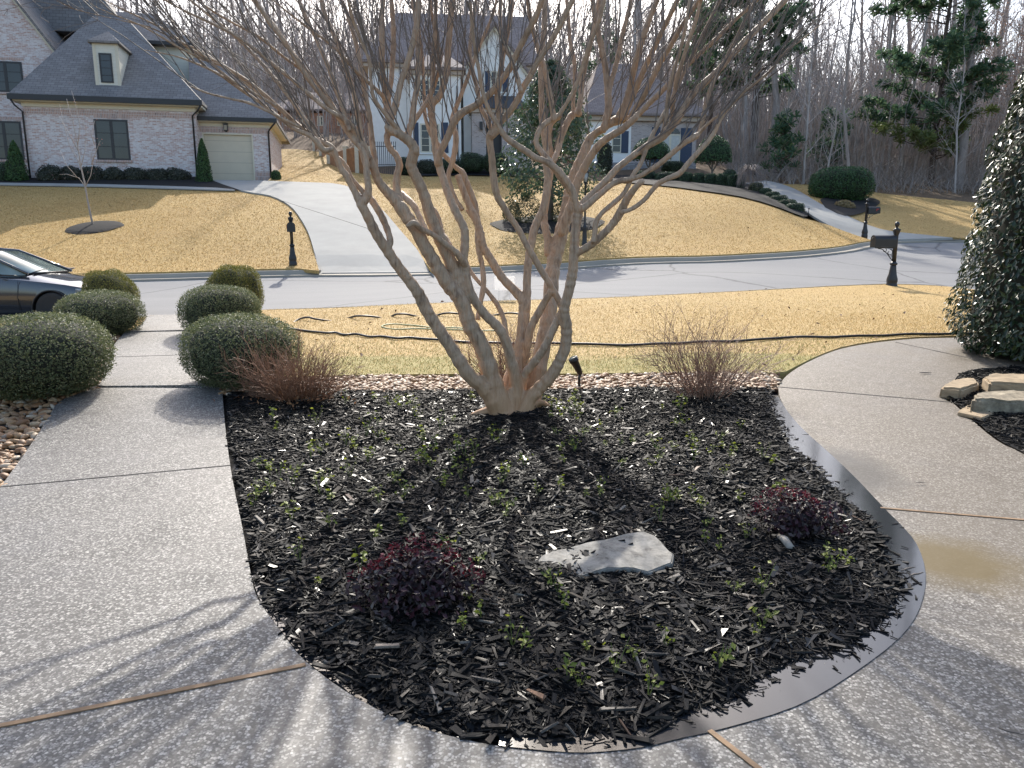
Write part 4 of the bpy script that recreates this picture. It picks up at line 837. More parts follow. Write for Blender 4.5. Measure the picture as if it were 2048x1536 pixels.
a = gp((1972,800),(2100,806),(2110,775),(1985,770),(1960,782)); g0 = G(1990,800); rough_block('stone_block', *a, g0.z+.045, .125, 2, M_SAND, 'long flat tan sandstone slab behind the other blocks, under the holly', 'sandstone blocks at the walk edge')
a = gp((1938,836),(2110,838),(2115,806),(2000,806),(1950,812)); g0 = G(1960,836); rough_block('stone_block', *a, g0.z+.03, .125, 3, mat_stone('chiselled_sandstone', [(.3, (.10,.08,.055)), (.5, (.22,.18,.12)), (.7, (.36,.31,.22)), (.85, (.45,.41,.33))], 16, 1.0), 'rough chipped dark faced stone block, nearest of the blocks to the black mulch', 'sandstone blocks at the walk edge', dis=.02)
a = gp((1912,838),(1962,852),(1990,838),(1940,812)); g0 = G(1940,835); rough_block('flagstone', *a, g0.z+.03, .03, 4, M_SAND, 'thin grey flagstone lying flat under the rough chipped stone block', cat='stone', dis=.006)
M_FLAG = mat_stone('pale_slate', [(.32, (.05,.045,.04)), (.42, (.15,.14,.12)), (.55, (.24,.225,.195)), (.75, (.34,.32,.28))], 16, 1.0, 1)
a = gp((1064,1122),(1090,1140),(1112,1157),(1160,1150),(1215,1136),(1270,1134),(1298,1140),(1318,1132),(1346,1124),(1352,1104),(1335,1094),(1312,1072),(1288,1064),(1240,1072),(1200,1082),(1150,1092),(1100,1104), dz=.085)
g0 = G(1200,1110,.085); fl = rough_block('flagstone', *a, g0.z + .058, .030, 6, M_FLAG, 'pale grey flagstone slab lying flat in the black mulch', cat='stone', dis=.008); fl.rotation_euler = (.05, .02, 0)
# ---- bullet light
def spot():
    p = G(1158, 778); r = empty('garden_light', p + Vector((0,0,.02)), 'black bullet garden light on a stake at the edge of the rock band', 'garden light'); M = plain('black_metal', (.012,.013,.013), .4)
    b = MB(); b.tube([(.0,0,-.06),(.0,0,.10),(.012,.01,.14)], [.014,.014,.018], 8); b.build('stake', M, r)
    b = MB(); ax = Vector((-.10,-.05,.20)).normalized(); c = Vector((.016,.01,.13)); pr = [(0,.02),(.03,.030),(.08,.036),(.15,.042),(.165,.050),(.20,.050)]
    b.tube([c + ax*t for t, _ in pr], [q for _, q in pr], 14); b.build('lamp_head', M, r)
    b = MB(); b.tube([c + ax*.195, c + ax*.2025], [.044,.044], 14); b.build('lens', mat_glass('lamp_glass', (.05,.06,.05)), r)
spot()
# ---- hoses
def hose(name, px, rad, mat, label, wave=0, wl=.5, dz=.05, n=8):
    L = gl(px, 0, n); pts = []; s = 0
    for i, (x, y) in enumerate(L):
        if i: s += math.dist(L[i-1], L[i])
        pts.append((x, y, T(x, y) + dz + (wave*math.sin(2*math.pi*s/wl + .8*math.sin(s*1.7)) if wave else .004*math.sin(s*9))))
    b = MB(); b.tube(pts, rad, 8); o = b.build(name, mat, uv=False); return tag(o, label, 'hose')
M_RUB = plain('black_rubber', (.012,.012,.013), .45); M_GHOSE = plain('pale_green_hose', (.30,.34,.16), .5)
hose('garden_hose', [(572,664),(588,667),(623,671),(652,675),(673,674),(690,678),(711,677),(738,682),(764,681),(793,686),(822,684),(866,688),(919,692),(980,695),(1060,696),(1135,696),(1205,699),(1278,699),(1322,697),(1410,693),(1498,690),(1573,684),(1661,683),(1764,680),(1851,677),(1912,677),(1990,674)], .017, M_RUB, 'long black hose lying across the tan lawn from the boxwoods to the right walk', dz=.062)
hose('garden_hose', [(548,660),(572,652),(603,646),(630,648),(660,646),(690,640),(720,644),(756,641),(776,636),(800,640),(850,636),(905,638),(950,635),(1000,636),(1040,640)], .016, M_RUB, 'black hose looping in and out of the grass, farther from the bed', .045, 1.05, .055)
hose('garden_hose', [(930,663),(870,661),(820,657),(793,654),(772,656),(764,660),(775,663),(800,665),(850,664),(930,667),(1000,668)], .010, M_GHOSE, 'thin pale green hose loop lying in the grass', dz=.05)
# ---- yard sign
def ysign():
    p = G(1009, 604); r = empty('yard_sign', p, 'small blank white yard sign on wire legs by the road edge', 'yard sign'); k = p.y / FPX
    b = MB(); b.box(-20.5*k, 20.5*k, -.004, .004, 23*k, 51*k); b.build('panel', leafmat('white_plastic', [(0,(.8,.8,.8)),(1,(.82,.82,.82))], .5, .6), r)
    for s in (-1, 1): b = MB(); b.tube([(s*11*k,0,-.1),(s*11*k,0,30*k)], .003, 5); b.build('leg', plain('wire', (.3,.3,.3), .4, 1), r)
ysign()
# ---- weeds
M_WEED = leafmat('weed_leaf', [(0, (.09,.13,.012)), (.5, (.19,.23,.02)), (1, (.33,.35,.05))], .5, .4)
def weed_proto(seed, n, h):
    rg = random.Random(seed); b = MB(); C, N = [], []
    for s in range(rg.randint(3, 5)):
        a = rg.uniform(0, 6.28); tip = Vector((math.cos(a)*h*.5*rg.random(), math.sin(a)*h*.5*rg.random(), h*rg.uniform(.5, 1))); b.tube([(0,0,-.01), tip*.5, tip], [.0016,.0013,.0008], 3, caps=False)
        for j in range(n): t = rg.uniform(.35, 1.02); q = tip*t; C.append((q.x + rg.gauss(0,.010), q.y + rg.gauss(0,.010), q.z)); N.append((rg.gauss(0,.5), rg.gauss(0,.5), 1))
    r = bpy.data.objects.new('weed_sprout', None); COL.objects.link(r); r.empty_display_size = .05
    b.build('stem', plain('weed_stem', (.12,.15,.03), .6), r, uv=False, recalc=False); V, F = leaves(np.array(C), np.array(N, float), .021, asp=.62, jit=.3, fold=.15); npmesh('foliage', V, F, M_WEED, r); return r
WP = [weed_proto(i, 3 + i % 3, .07 + .012*(i % 4)) for i in range(5)]
def weeds():
    spots = [(755,870),(640,905),(622,915),(735,925),(713,895),(705,885),(770,880),(830,830),(838,842),(850,872),(846,888),(868,905),(915,905),(930,912),(888,975),(834,925),(850,918),(655,975),(640,985),(660,1000),(512,995),(505,1005),(540,940),(560,950),(535,930),(592,948),(555,860),(545,840),(690,810),(745,800),(820,795),(905,780),(880,776),(1150,805),(1155,820),(1142,830),(1325,822),(1350,855),(1365,850),(1310,895),(1240,895),(1215,895),(1150,900),(1145,890),(1330,1000),(1385,1000),(1395,1010),(1412,1050),(1300,935),(1010,960),(1000,970),(1005,1030),(1015,1020),(985,1010),(940,935),(985,880),(1260,890),(1440,880),(1390,895),(1480,860),(1525,916),(1540,925),(1105,1180),(1120,1200),(1130,1220),(1025,1285),(1040,1295),(1135,1355),(1160,1370),(1270,1320),(1230,1340),(1520,1175),(1525,1250),(1515,1270),(1410,1090),(1070,1090),(600,1120),(745,1075),(660,1055),(810,990),(760,1010),(700,960),(640,1165),(890,1180),(940,1200),(1650,1130),(1670,1140),(1690,1130),(1655,1150),(800,905),(720,1140),(880,860),(940,800),(1230,830),(1480,1000),(1560,1000),(1450,960)]
    rd = random.Random(3); spots += [(rd.uniform(500, 1480), rd.uniform(805, 1010)) for _ in range(62)] + [(rd.uniform(560, 1650), rd.uniform(1010, 1400)) for _ in range(22)]
    spots = [s for s in spots if not (1050 < s[0] < 1370 and 1050 < s[1] < 1170) and inside(MUA, np.array([tuple(G(*s))[:2]]))[0]]
    for i, (u, v) in enumerate(spots):
        k = i % 5; o = WP[k] if i < 5 else copy_tree(WP[k]); p = G(u, v + 4, .06); s = rd.uniform(.8, 1.5) * (1.0 + max(0, p.y-4.0)*.10)
        o.location = (p.x, p.y, float(bed_h(np.array([[p.x, p.y]]))[0]) + .005); o.scale = (s, s, s); o.rotation_euler = (0, 0, rd.uniform(0, 6.28)); tag(o, 'small yellow green weed sprouting through the black mulch', 'weed', 'weed sprouts in the mulch')
weeds()
# ---- litter: sticks and leaves
def sticks():
    M = plain('bare_stick', (.12,.095,.075), .7, var=.3)
    for u, v, L, a, z, lab in ((1850,754,.13,.1,.035,'short dark stick lying on the pale walk beside the sandstone blocks'), (1840,978,.06,.0,.035,'tiny dark twig lying mid walk on the right, near the wooden joint'), (2020,1488,.07,-.6,.035,'small dark twig on the walk near the lower right corner'), (1830,1172,.10,.45,.05,'pale stick poking out of the mulch into the puddle'), (1815,1160,.09,.4,.05,'thin twig lying across the widest part of the puddle')):
        p = G(u, v); r = random.Random(u); d = Vector((math.cos(a), math.sin(a), 0)); q = [d*L*(t-.5) + Vector((0,0,.006 + .006*r.random())) for t in (0,.35,.7,1)]; b = MB(); b.tube(q, [L*.03, L*.05, L*.04, L*.02], 6); o = b.build('fallen_stick', M, None, (p.x, p.y, p.z + z), uv=False); tag(o, lab, 'stick')
    p = G(1567, 1112); b = MB(); b.tube([(0,.09,.05),(0,0,.07),(.004,-.09,.055)], [.016,.02,.019], 10); tag(b.build('wood_stub', plain('pale_cut_wood', (.30,.26,.21), .7, var=.3, vs=30), None, (p.x, p.y, p.z + .02), uv=False), 'pale stub of cut wood below the smaller purple shrub', 'wood stub')
sticks()
# ---- grass blades on the near lawn
def grass():
    xy = scatter_in(NEARLAWN, 150000, lambda q: (np.clip(1.7 - q[:,1]/11.5, .12, 1))*(np.abs(q[:,0]/np.maximum(q[:,1], 1)) < .78)); n = len(xy); z = TA(xy) + .04; h = RNG.uniform(.012, .032, n); a = RNG.uniform(0, 2*np.pi, n); ln = RNG.normal(0, .6, (n, 2))*h[:, None]
    w_ = .0028; c = np.column_stack([xy, z]); s = np.stack([np.cos(a)*w_, np.sin(a)*w_, np.zeros(n)], 1)
    V = np.stack([c - s, c + s, c + np.column_stack([ln, h])], 1).reshape(-1, 3); F = np.arange(n*3).reshape(-1, 3)
    M = leafmat('dry_blade', [(0, (.30,.21,.09)), (.5, (.46,.335,.145)), (1, (.56,.43,.22))], .8, .3, .2)
    G_ = leafmat('waking_blade', [(0, (.13,.15,.035)), (1, (.22,.24,.07))], .7, .3, .2)
    near = (xy[:,1] + RNG.normal(0, .5, n) < 9.7) & (RNG.random(n) < .55); o = npmesh('grass_blades', V, F, [M, G_], mi=near.astype(int)); stuff(o, 'short dry tan grass blades of the near lawn', 'grass')
    mid = [(x, y + .16) for x, y in farM[::-1]] + driveR + slope; rt = [(x, y + .16) for x, y in farRR[::-1]] + drive2R[:-1] + lawnR
    xy = np.concatenate([scatter_in(lawnL, 75000, lambda q: np.clip(1.6 - q[:,1]/40, .1, 1)*(np.abs(q[:,0]/q[:,1]) < .74)), scatter_in(mid, 110000, lambda q: np.clip(1.6 - q[:,1]/40, .1, 1)*(np.abs(q[:,0]/q[:,1]) < .74)), scatter_in(rt, 15000, lambda q: (np.abs(q[:,0]/q[:,1]) < .74)*1.0), scatter_in(NEARLAWN2, 8000, lambda q: (np.abs(q[:,0]/q[:,1]) < .8)*1.0)])
    n = len(xy); z = TA(xy) + np.where(xy[:,1] > 20, .07, .035); h = RNG.uniform(.02, .055, n); a = RNG.uniform(0, 2*np.pi, n); ln = RNG.normal(0, .7, (n, 2))*h[:, None]; w_ = .009
    c = np.column_stack([xy, z]); s = np.stack([np.cos(a)*w_, np.sin(a)*w_, np.zeros(n)], 1); V = np.stack([c - s, c + s, c + np.column_stack([ln, h])], 1).reshape(-1, 3)
    stuff(npmesh('grass_blades', V, np.arange(n*3).reshape(-1, 3), leafmat('far_dry_blade', [(0, (.26,.165,.06)), (.5, (.44,.30,.115)), (1, (.58,.42,.19))], .8, .3, .2)), 'short dry tan grass tufts of the lawns across the road', 'grass')
    q = np.concatenate([scatter_in(NEARLAWN, 150, lambda q: (np.abs(q[:,0]/q[:,1]) < .75)*1.0), scatter_in(mid, 160, lambda q: (np.abs(q[:,0]/q[:,1]) < .75)*1.0), scatter_in(lawnL, 120, lambda q: (np.abs(q[:,0]/q[:,1]) < .75)*1.0)]); C = np.column_stack([q, TA(q) + np.where(q[:,1] > 20, .09, .06)])
    V, F = leaves(C, np.tile((0,0,1.), (len(q),1)), .07, asp=.55, jit=.35); stuff(npmesh('fallen_leaves', V, F, leafmat('brown_fallen_leaf', [(0,(.06,.03,.015)),(1,(.17,.09,.045))], .8, .1)), 'scattered small brown leaves fallen on the lawns', 'leaves')
grass()
# ------------------------------------------------------------------ houses beyond the road
M_BRICK = mat_brick('whitewashed_brick', (.36,.20,.16), (.50,.36,.31), (.66,.62,.60), .016, .92, (.16,.075,.06)); M_BRICKB = mat_brick('bare_brick_course', (.36,.19,.14), (.48,.32,.26), (.58,.54,.51), .016, .35, (.17,.08,.065), True)
M_SHING = mat_shingle('charcoal_shingles', (.19,.178,.17), (.265,.25,.24)); M_SHINB = mat_shingle('brown_shingles', (.25,.20,.18), (.33,.265,.24))
M_CREAM = plain('cream_trim', (.62,.57,.44), .55, var=.04); M_SIDE = mat_siding('cream_siding', (.66,.64,.54), .17); M_BLK = plain('black_trim', (.018,.017,.018), .45); M_GLS = mat_glass()
M_GDOOR = mat_siding('garage_door_paint', (.60,.53,.40), .55); M_WHITE = plain('white_painted_brick', (.80,.79,.75), .7, var=.05, vs=3, bump=.2, bs=14); M_NAVY = plain('navy_paint', (.018,.035,.075), .5, var=.1)
M_STONE = mat_brick('grey_pink_brick', (.32,.25,.22), (.45,.38,.35), (.50,.46,.43), .016, .35, (.16,.12,.11)); M_METR = plain('dark_metal_roof', (.045,.05,.06), .35, 0, var=.1); M_TAN = plain('tan_trim', (.42,.34,.26), .6)
class House:
    def __init__(s, name, u, v, y, alpha, label):
        s.A = P(u, v, y); s.al = R_(alpha); s.e = Vector((math.cos(s.al), math.sin(s.al), 0)); s.n = Vector((-math.sin(s.al), math.cos(s.al), 0)); s.r = empty(name, s.A, label, 'house', None, s.al)
    def q(s, u, v, off=0.0):            # (along, up) of the point seen at (u, v) on the facade plane set back by off
        d = Vector(ray(u, v)); c = Vector((0,0,CAMH)); t = ((s.A + s.n*off - c).dot(s.n)) / d.dot(s.n); p = c + d*t - s.A; return p.dot(s.e), p.z
    def pt(s, u, v, off): a, z = s.q(u, v, off); return (a, off, z)
    def part(s, mb, name, mat, parent=None): return mb.build(name, mat, parent or s.r)
    def box(s, name, mat, x0, x1, o0, o1, z0, z1, parent=None): return s.part(MB().box(x0, x1, o0, o1, z0, z1), name, mat, parent)
    def hip(s, name, mat, x0, x1, o0, o1, z, rx0, rx1, ro, rz, th=.16, ro1=None):
        b = MB().hexa([(x0,o0,z-th),(x1,o0,z-th),(x1,o1,z-th),(x0,o1,z-th)], [(x0,o0,z),(x1,o0,z),(x1,o1,z),(x0,o1,z)])
        r1 = ro if ro1 is None else ro1
        b.hexa([(x0+.02,o0+.02,z+.003),(x1-.02,o0+.02,z+.003),(x1-.02,o1-.02,z+.003),(x0+.02,o1-.02,z+.003)], [(rx0,ro-.06,rz),(rx1,ro-.06,rz),(rx1,r1+.06,rz),(rx0,r1+.06,rz)]); return s.part(b, name, mat)
    def window(s, x0, x1, z0, z1, off, cols=2, rows=3, fm=None, fw=.07, name='window', sill=None, glass=None):
        fm = fm or M_BLK; b = MB(); f = off - .035
        b.box(x0, x0+fw, f, off+.02, z0, z1); b.box(x1-fw, x1, f, off+.02, z0, z1); b.box(x0+fw, x1-fw, f, off+.02, z1-fw, z1); b.box(x0+fw, x1-fw, f, off+.02, z0, z0+fw)
        for i in range(1, cols): x = x0 + (x1-x0)*i/cols; b.box(x-fw*.8, x+fw*.8, f+.004, off+.02, z0+fw, z1-fw)
        for j in range(1, rows):
            z = z0 + (z1-z0)*j/rows
            for i in range(cols): a = x0 + (x1-x0)*i/cols + fw*.9; c = x0 + (x1-x0)*(i+1)/cols - fw*.9; b.box(a, c, f+.012, off+.02, z-.016, z+.016)
        w = s.part(b, name, fm); s.part(MB().box(x0+fw*.9, x1-fw*.9, f+.018, off+.015, z0+fw*.9, z1-fw*.9), 'pane', glass or M_GLS, w)
        if sill: s.part(MB().box(x0-.08, x1+.08, off-.09, off+.05, z0-.10, z0), 'sill', sill, w)
        return w
    def px_window(s, u0, v0, u1, v1, off, **k): x0, z1 = s.q(u0, v0, off); x1, z0 = s.q(u1, v1, off); return s.window(x0, x1, z0, z1, off, **k)
    def shutter(s, u0, v0, u1, v1, off):
        x0, z1 = s.q(u0, v0, off); x1, z0 = s.q(u1, v1, off); b = MB(); b.box(x0, x1, off-.05, off-.005, z0, z1); n = 3
        for i in range(n): a = z0 + (z1-z0)*(i+.06)/n; c = z0 + (z1-z0)*(i+.94)/n; b.box(x0+.06, x1-.06, off-.062, off-.05, a, c)
        return s.part(b, 'shutter', M_NAVY)
    def downspout(s, pts): 
        b = MB(); b.tube(pts, .045, 6); return s.part(b, 'downspout', M_BLK)
def left_house():
    h = House('brick_house', 55, 360, 38.0, 12, 'whitewashed brick house with dark grey shingle roofs, a dormer and a cream garage door'); q = h.q
    xl = q(55, 290, 0)[0]; xr = q(394, 290, 0)[0]; ze = q(210, 218, 0)[1]; zt_ = ze + .34
    w = h.box('wall', M_BRICK, xl, xr, 0, 9, -1.2, ze); h.box('soldier_course', M_BRICKB, xl-.012, xr+.012, -.014, .1, ze-.32, ze-.10, w)
    h.box('plinth', M_BRICKB, xl-.014, xr+.014, -.018, .1, -1.2, .10, w)
    h.box('frieze', M_CREAM, xl-.05, xr+.05, -.06, 9, ze+.002, ze+.20); h.box('soffit', M_CREAM, xl-.38, xr+.38, -.40, 9, ze+.202, ze+.32)
    el = q(22, 196, -.42); er = q(401, 214, -.42); zr = ze + .50
    h.box('gutter', M_BLK, xl-.46, xr+.46, -.52, -.40, ze+.24, zr+.0)
    t1 = q(187, 26, 5.0); t2 = q(252, 41, 5.0)
    h.hip('roof', M_SHING, xl-.44, xr+.44, -.44, 11.5, zr, t1[0], t2[0], 5.0, (t1[1]+t2[1])/2, ro1=8.5)
    wd = h.px_window(187, 238, 262, 321, 0, cols=2, rows=3, fw=.085, sill=M_BRICKB); x0, z0 = q(186, 225, 0); x1, z1 = q(259, 238, 0); h.box('lintel', M_BRICKB, x0, x1, -.02, .05, z1, z0, wd)
    # dormer
    a0, b1 = q(184, 86, .3); a1, b0 = q(243, 181, .3); dm = h.box('dormer', M_SIDE, a0, a1, .3, 3.6, b0-.5, b1)
    h.part(MB().box(a0-.012, a0+.13, .28, .4, b0, b1).box(a1-.13, a1+.012, .28, .4, b0, b1).box(a0+.13, a1-.13, .28, .4, b0-.02, b0+.12), 'corner_trim', M_CREAM, dm)
    x0, z1 = q(197, 106, .3); x1, z0 = q(228, 166, .3); ww = h.window(x0, x1, z0, z1, .29, cols=1, rows=4, fw=.07, name='dormer_window')
    am = (a0+a1)/2; pk = q(212, 63, 1.0)[1]
    b = MB().hexa([(a0-.16,.1,b1),(a1+.16,.1,b1),(a1+.16,3.2,b1),(a0-.16,3.2,b1)], [(a0-.16,.1,b1+.09),(a1+.16,.1,b1+.09),(a1+.16,3.2,b1+.09),(a0-.16,3.2,b1+.09)])
    b.hexa([(a0-.15,.12,b1+.092),(a1+.15,.12,b1+.092),(a1+.15,3.2,b1+.092),(a0-.15,3.2,b1+.092)], [(am-.03,1.0,pk),(am+.03,1.0,pk),(am+.03,3.4,pk),(am-.03,3.4,pk)]); h.part(b, 'dormer_roof', M_SHING)
    # tall left gable
    o = 3.0; sr, zg = q(110, 102, o); s2, z2 = q(30, 0, o); k = (z2-zg)/(sr-s2); sp = sr - 5.2; zp = zg + 5.2*k; sL = sp - 5.2
    h.part(MB().prism([(sr,o,-1.2),(sr,o,zg),(sp,o,zp),(sL,o,zg),(sL,o,-1.2)], (0,8,0)), 'gable_wall', M_BRICK)
    n_ = Vector((k,0,1)).normalized()*.16
    for sgn, e in ((1, sr), (-1, sL)):
        p0 = Vector((e+sgn*.35, o-.3, zg-.35*k)); p1 = Vector((sp, o-.3, zp)); up = Vector((0,0,.2)); h.part(MB().hexa([p0, p1, p1+Vector((0,8.6,0)), p0+Vector((0,8.6,0))], [p0+up, p1+up, p1+up+Vector((0,8.6,0)), p0+up+Vector((0,8.6,0))]), 'gable_roof', M_SHING)
        p0 = p0 + Vector((0,.12,-.18)); p1 = p1 + Vector((0,.12,-.18)); h.part(MB().hexa([p0, p1, p1+Vector((0,.1,0)), p0+Vector((0,.1,0))], [p0+up*.85, p1+up*.85, p1+up*.85+Vector((0,.1,0)), p0+up*.85+Vector((0,.1,0))]), 'rake_trim', M_CREAM)
    for (u0,v0,u1,v1) in ((-26,121,50,186),(-30,241,50,320)):
        wd = h.px_window(u0, v0, u1, v1, o, cols=2, rows=3, fw=.09, sill=M_BRICKB); x0, z1 = q(u0, v0-9, o); x1, z0 = q(u1-2, v0, o); h.box('lintel', M_BRICKB, x0, x1, o-.02, o+.05, z0+.002, z1, wd)
    # main body, its roof and the siding block behind
    bx1, bz = q(379, 96, 6.0); h.box('upper_wall', M_SIDE, q(250, 96, 6.0)[0], bx1, 6.0, 12, 2.5, bz); h.part(MB().box(bx1-.16, bx1+.015, 5.985, 6.1, 3, bz), 'corner_board', M_CREAM)
    r0 = q(246, 27, 8.6); r1 = q(305, 28, 8.6); h.hip('upper_roof', M_SHING, q(215, 92, 5.6)[0], bx1+.42, 5.55, 12.4, bz+.16, r0[0]-1.5, r1[0], 8.6, r1[1], ro1=9.2); h.box('upper_gutter', M_BLK, q(240, 92, 5.5)[0], bx1+.5, 5.44, 5.56, bz+.0, bz+.18)
    m = q(222, 0, 8.5); sl_ = (q(246, 26, 8.5)[0]-m[0], m[1]-q(246, 26, 8.5)[1]); kk = sl_[1]/sl_[0]; rise = 3.0
    h.hip('main_roof', M_SHING, sp-1.0, m[0]+ (m[1]-bz-1.5)/kk, 6.8, 14, bz+.9, sp+2, m[0]-rise/kk, 8.5, m[1]+rise)
    # garage wing
    g = 1.0; gx0 = q(392, 300, g)[0]; gx1 = q(541, 300, g)[0]; gz = q(470, 254, g)[1]; dx0, dzt = q(404, 265, g); dx1, dzb = q(511, 360, g)
    b = MB(); b.box(gx0, dx0, g, g+7, -1.2, gz).box(dx1, gx1, g, g+7, -1.2, gz).box(dx0, dx1, g, g+7, dzt, gz).box(dx0, dx1, g+1, g+7, -1.2, dzt); w3 = h.part(b, 'garage_wall', M_BRICK)
    h.box('soldier_course', M_BRICKB, gx0, gx1+.012, g-.016, g+.1, dzt+.03, dzt+.29, w3); h.box('plinth', M_BRICKB, dx1+.02, gx1+.014, g-.018, g+.1, -1.2, dzb+.45, w3)
    d = h.box('garage_door', M_GDOOR, dx0, dx1, g+.13, g+.22, dzb-.2, dzt); h.part(MB().box(dx0, dx0+.07, g+.0, g+.13, dzb-.2, dzt).box(dx1-.07, dx1, g, g+.13, dzb-.2, dzt).box(dx0+.07, dx1-.07, g, g+.13, dzt-.07, dzt), 'door_frame', M_CREAM, d)
    h.box('garage_frieze', M_CREAM, gx0, gx1+.04, g-.05, g+7, gz+.002, gz+.18); h.box('garage_soffit', M_CREAM, gx0, gx1+.36, g-.38, g+7, gz+.182, gz+.30); h.box('gutter', M_BLK, gx0+.2, gx1+.44, g-.50, g-.38, gz+.22, gz+.42)
    ra = q(377, 119, g+4.4); rb = q(424, 118, g+4.4); h.hip('garage_roof', M_SHING, gx0-.05, gx1+.42, g-.40, g+9.4, gz+.44, ra[0], rb[0], g+4.4, rb[1])
    lx, lz = q(452, 256, g); b = MB().box(lx-.10, lx+.10, g-.20, g-.02, lz-.15, lz+.16).box(lx-.13, lx+.13, g-.23, g-.0, lz+.162, lz+.20).box(lx-.05, lx+.05, g-.02, g+.02, lz-.2, lz+.25); ln = h.part(b, 'wall_lantern', M_BLK); h.part(MB().box(lx-.075, lx+.075, g-.205, g-.201, lz-.12, lz+.12), 'lantern_glass', plain('amber_glass', (.25,.19,.12), .2), ln)
    h.downspout([(xl-.35,-.45,ze+.25),(xl-.25,-.3,ze+.0),(xl-.02,-.08,ze-.25),(xl-.02,-.08,-.6)]); h.downspout([(xr+.38,-.45,ze+.25),(xr+.2,-.3,ze+.02),(xr-.10,-.07,ze-.2),(xr-.10,-.07,-.5)]); h.downspout([(gx1+.36,g-.42,gz+.24),(gx1+.1,g-.2,gz-.02),(gx1-.05,g-.07,gz-.2),(gx1-.05,g-.07,-.5)])
left_house()
def white_house():
    h = House('white_house', 735, 345, 50.0, 6, 'two storey white painted brick house with navy shutters, behind the crape myrtle branches'); q = h.q
    x0 = q(740, 250, 3)[0]; x1 = q(1062, 250, 3)[0]; ze = q(900, 138, 3)[1]; h.box('wall', M_WHITE, x0, x1, 3, 13, -1.5, ze); h.box('cornice', M_TAN, x0-.3, x1+.3, 2.7, 13.3, ze+.002, ze+.22)
    r0 = q(793, 26, 8); r1 = q(960, 32, 8); h.hip('roof', M_SHINB, x0-.45, x1+.45, 2.55, 13.5, ze+.40, r0[0], r1[0]+3.5, 8, r0[1])
    # side gable at the left
    ga = q(737, 180, 5)[0]; h.part(MB().prism([(x0-.02,3.05,ze-.5),(x0-.02,8,q(737,84,8)[1]),(x0-.02,12.9,ze-.5)], (.9,0,0)), 'side_gable', M_WHITE)
    # projecting bay
    b0 = q(822, 250, 0)[0]; b1 = q(922, 250, 0)[0]; bz = q(870, 150, 0)[1]; h.box('bay_wall', M_WHITE, b0, b1, 0, 3, -1.5, bz); h.box('bay_cornice', M_TAN, b0-.2, b1+.2, -.2, 2.98, bz+.002, bz+.25)
    h.hip('bay_roof', M_SHINB, b0-.35, b1+.35, -.35, 2.9, bz+.42, b0+.7, b1-.7, 2.3, bz+1.7, ro1=2.7)
    wt = M_CREAM; h.px_window(838, 158, 882, 203, 0, cols=2, rows=4, fm=wt, fw=.09, sill=M_WHITE); h.px_window(840, 247, 880, 306, 0, cols=2, rows=4, fm=wt, fw=.09, sill=M_WHITE); h.shutter(828, 245, 838, 306, 0); h.shutter(882, 245, 897, 306, 0)
    h.downspout([(q(914, 180, 0)[0], -.08, q(914, 172, 0)[1]), (q(914, 180, 0)[0], -.08, -.8)])
    # front gable
    o = 1.2; g0 = q(926, 140, o)[0]; g1 = q(1051, 140, o)[0]; gz = q(980, 142, o)[1]; gp_ = q(994, 54, o)[1]; gm = (g0+g1)/2
    h.part(MB().prism([(g0,o,-1.5),(g1,o,-1.5),(g1,o,gz),(gm,o,gp_),(g0,o,gz)], (0,1.79,0)), 'gable_wall', M_WHITE); k = (gp_-gz)/(g1-gm)
    for sg, e in ((-1,g0),(1,g1)):
        p0 = Vector((e+sg*.35,o-.3,gz-.35*k)); p1 = Vector((gm,o-.3,gp_)); up = Vector((0,0,.3)); L = Vector((0,6.2,0)); h.part(MB().hexa([p0,p1,p1+L,p0+L],[p0+up,p1+up,p1+L+up,p0+L+up]), 'gable_roof', M_SHINB)
        p0 += Vector((0,.1,-.2)); p1 += Vector((0,.1,-.2)); L = Vector((0,.12,0)); up *= .65; h.part(MB().hexa([p0,p1,p1+L,p0+L],[p0+up,p1+up,p1+L+up,p0+L+up]), 'rake_trim', M_CREAM)
    h.px_window(981, 142, 1004, 184, o, cols=2, rows=3, fm=wt, fw=.08, sill=M_WHITE); h.shutter(970, 142, 980, 184, o); h.shutter(1005, 142, 1016, 184, o)
    # entry
    e = .0; e0 = q(944, 260, e)[0]; e1 = q(1060, 260, e)[0]; ez = q(1000, 226, e)[1]; d0, dt = q(972, 248, e); d1 = q(1004, 248, e)[0]
    h.part(MB().box(e0, d0, e, 1.19, -1.5, ez).box(d1, e1, e, 1.19, -1.5, ez).box(d0, d1, e, 1.19, dt, ez), 'entry_wall', M_STONE); h.box('entry_cornice', M_TAN, e0-.15, e1+.15, e-.15, 1.19, ez+.002, ez+.25)
    h.box('front_door', M_BLK, d0, d1, .7, .8, -1.5, dt); pt = q(1000, 190, .6)[1]
    h.part(MB().hexa([(e0+.3,e-.3,ez+.252),(e1-.1,e-.3,ez+.252),(e1-.1,1.18,ez+.252),(e0+.3,1.18,ez+.252)], [(e0+.9,.9,pt),(e1-.7,.9,pt),(e1-.7,1.18,pt),(e0+.9,1.18,pt)]), 'porch_roof', M_METR)
    lx, lz = q(962, 252, e); h.part(MB().box(lx-.1, lx+.1, e-.2, e-.01, lz-.25, lz+.25), 'wall_lantern', M_BLK)
    # lower wing on the right
    o = 1.5; a0 = q(1180, 280, o)[0]; a1 = q(1392, 280, o)[0]; s_ = q(1262, 280, o)[0]; wz = q(1300, 243, o)[1]; fz = q(1300, 326, o)[1]
    h.box('wing_wall', M_WHITE, a0, s_, o, 10, -1.8, wz); h.box('wing_wall', M_STONE, s_, a1, o-.02, 10, -1.8, wz); h.box('foundation', mat_brick('grey_stone_base', (.22,.20,.19), (.33,.31,.30), (.36,.34,.33), .016, .2, (.14,.12,.12)), a0, a1+.05, o-.10, o+.5, -1.8, fz)
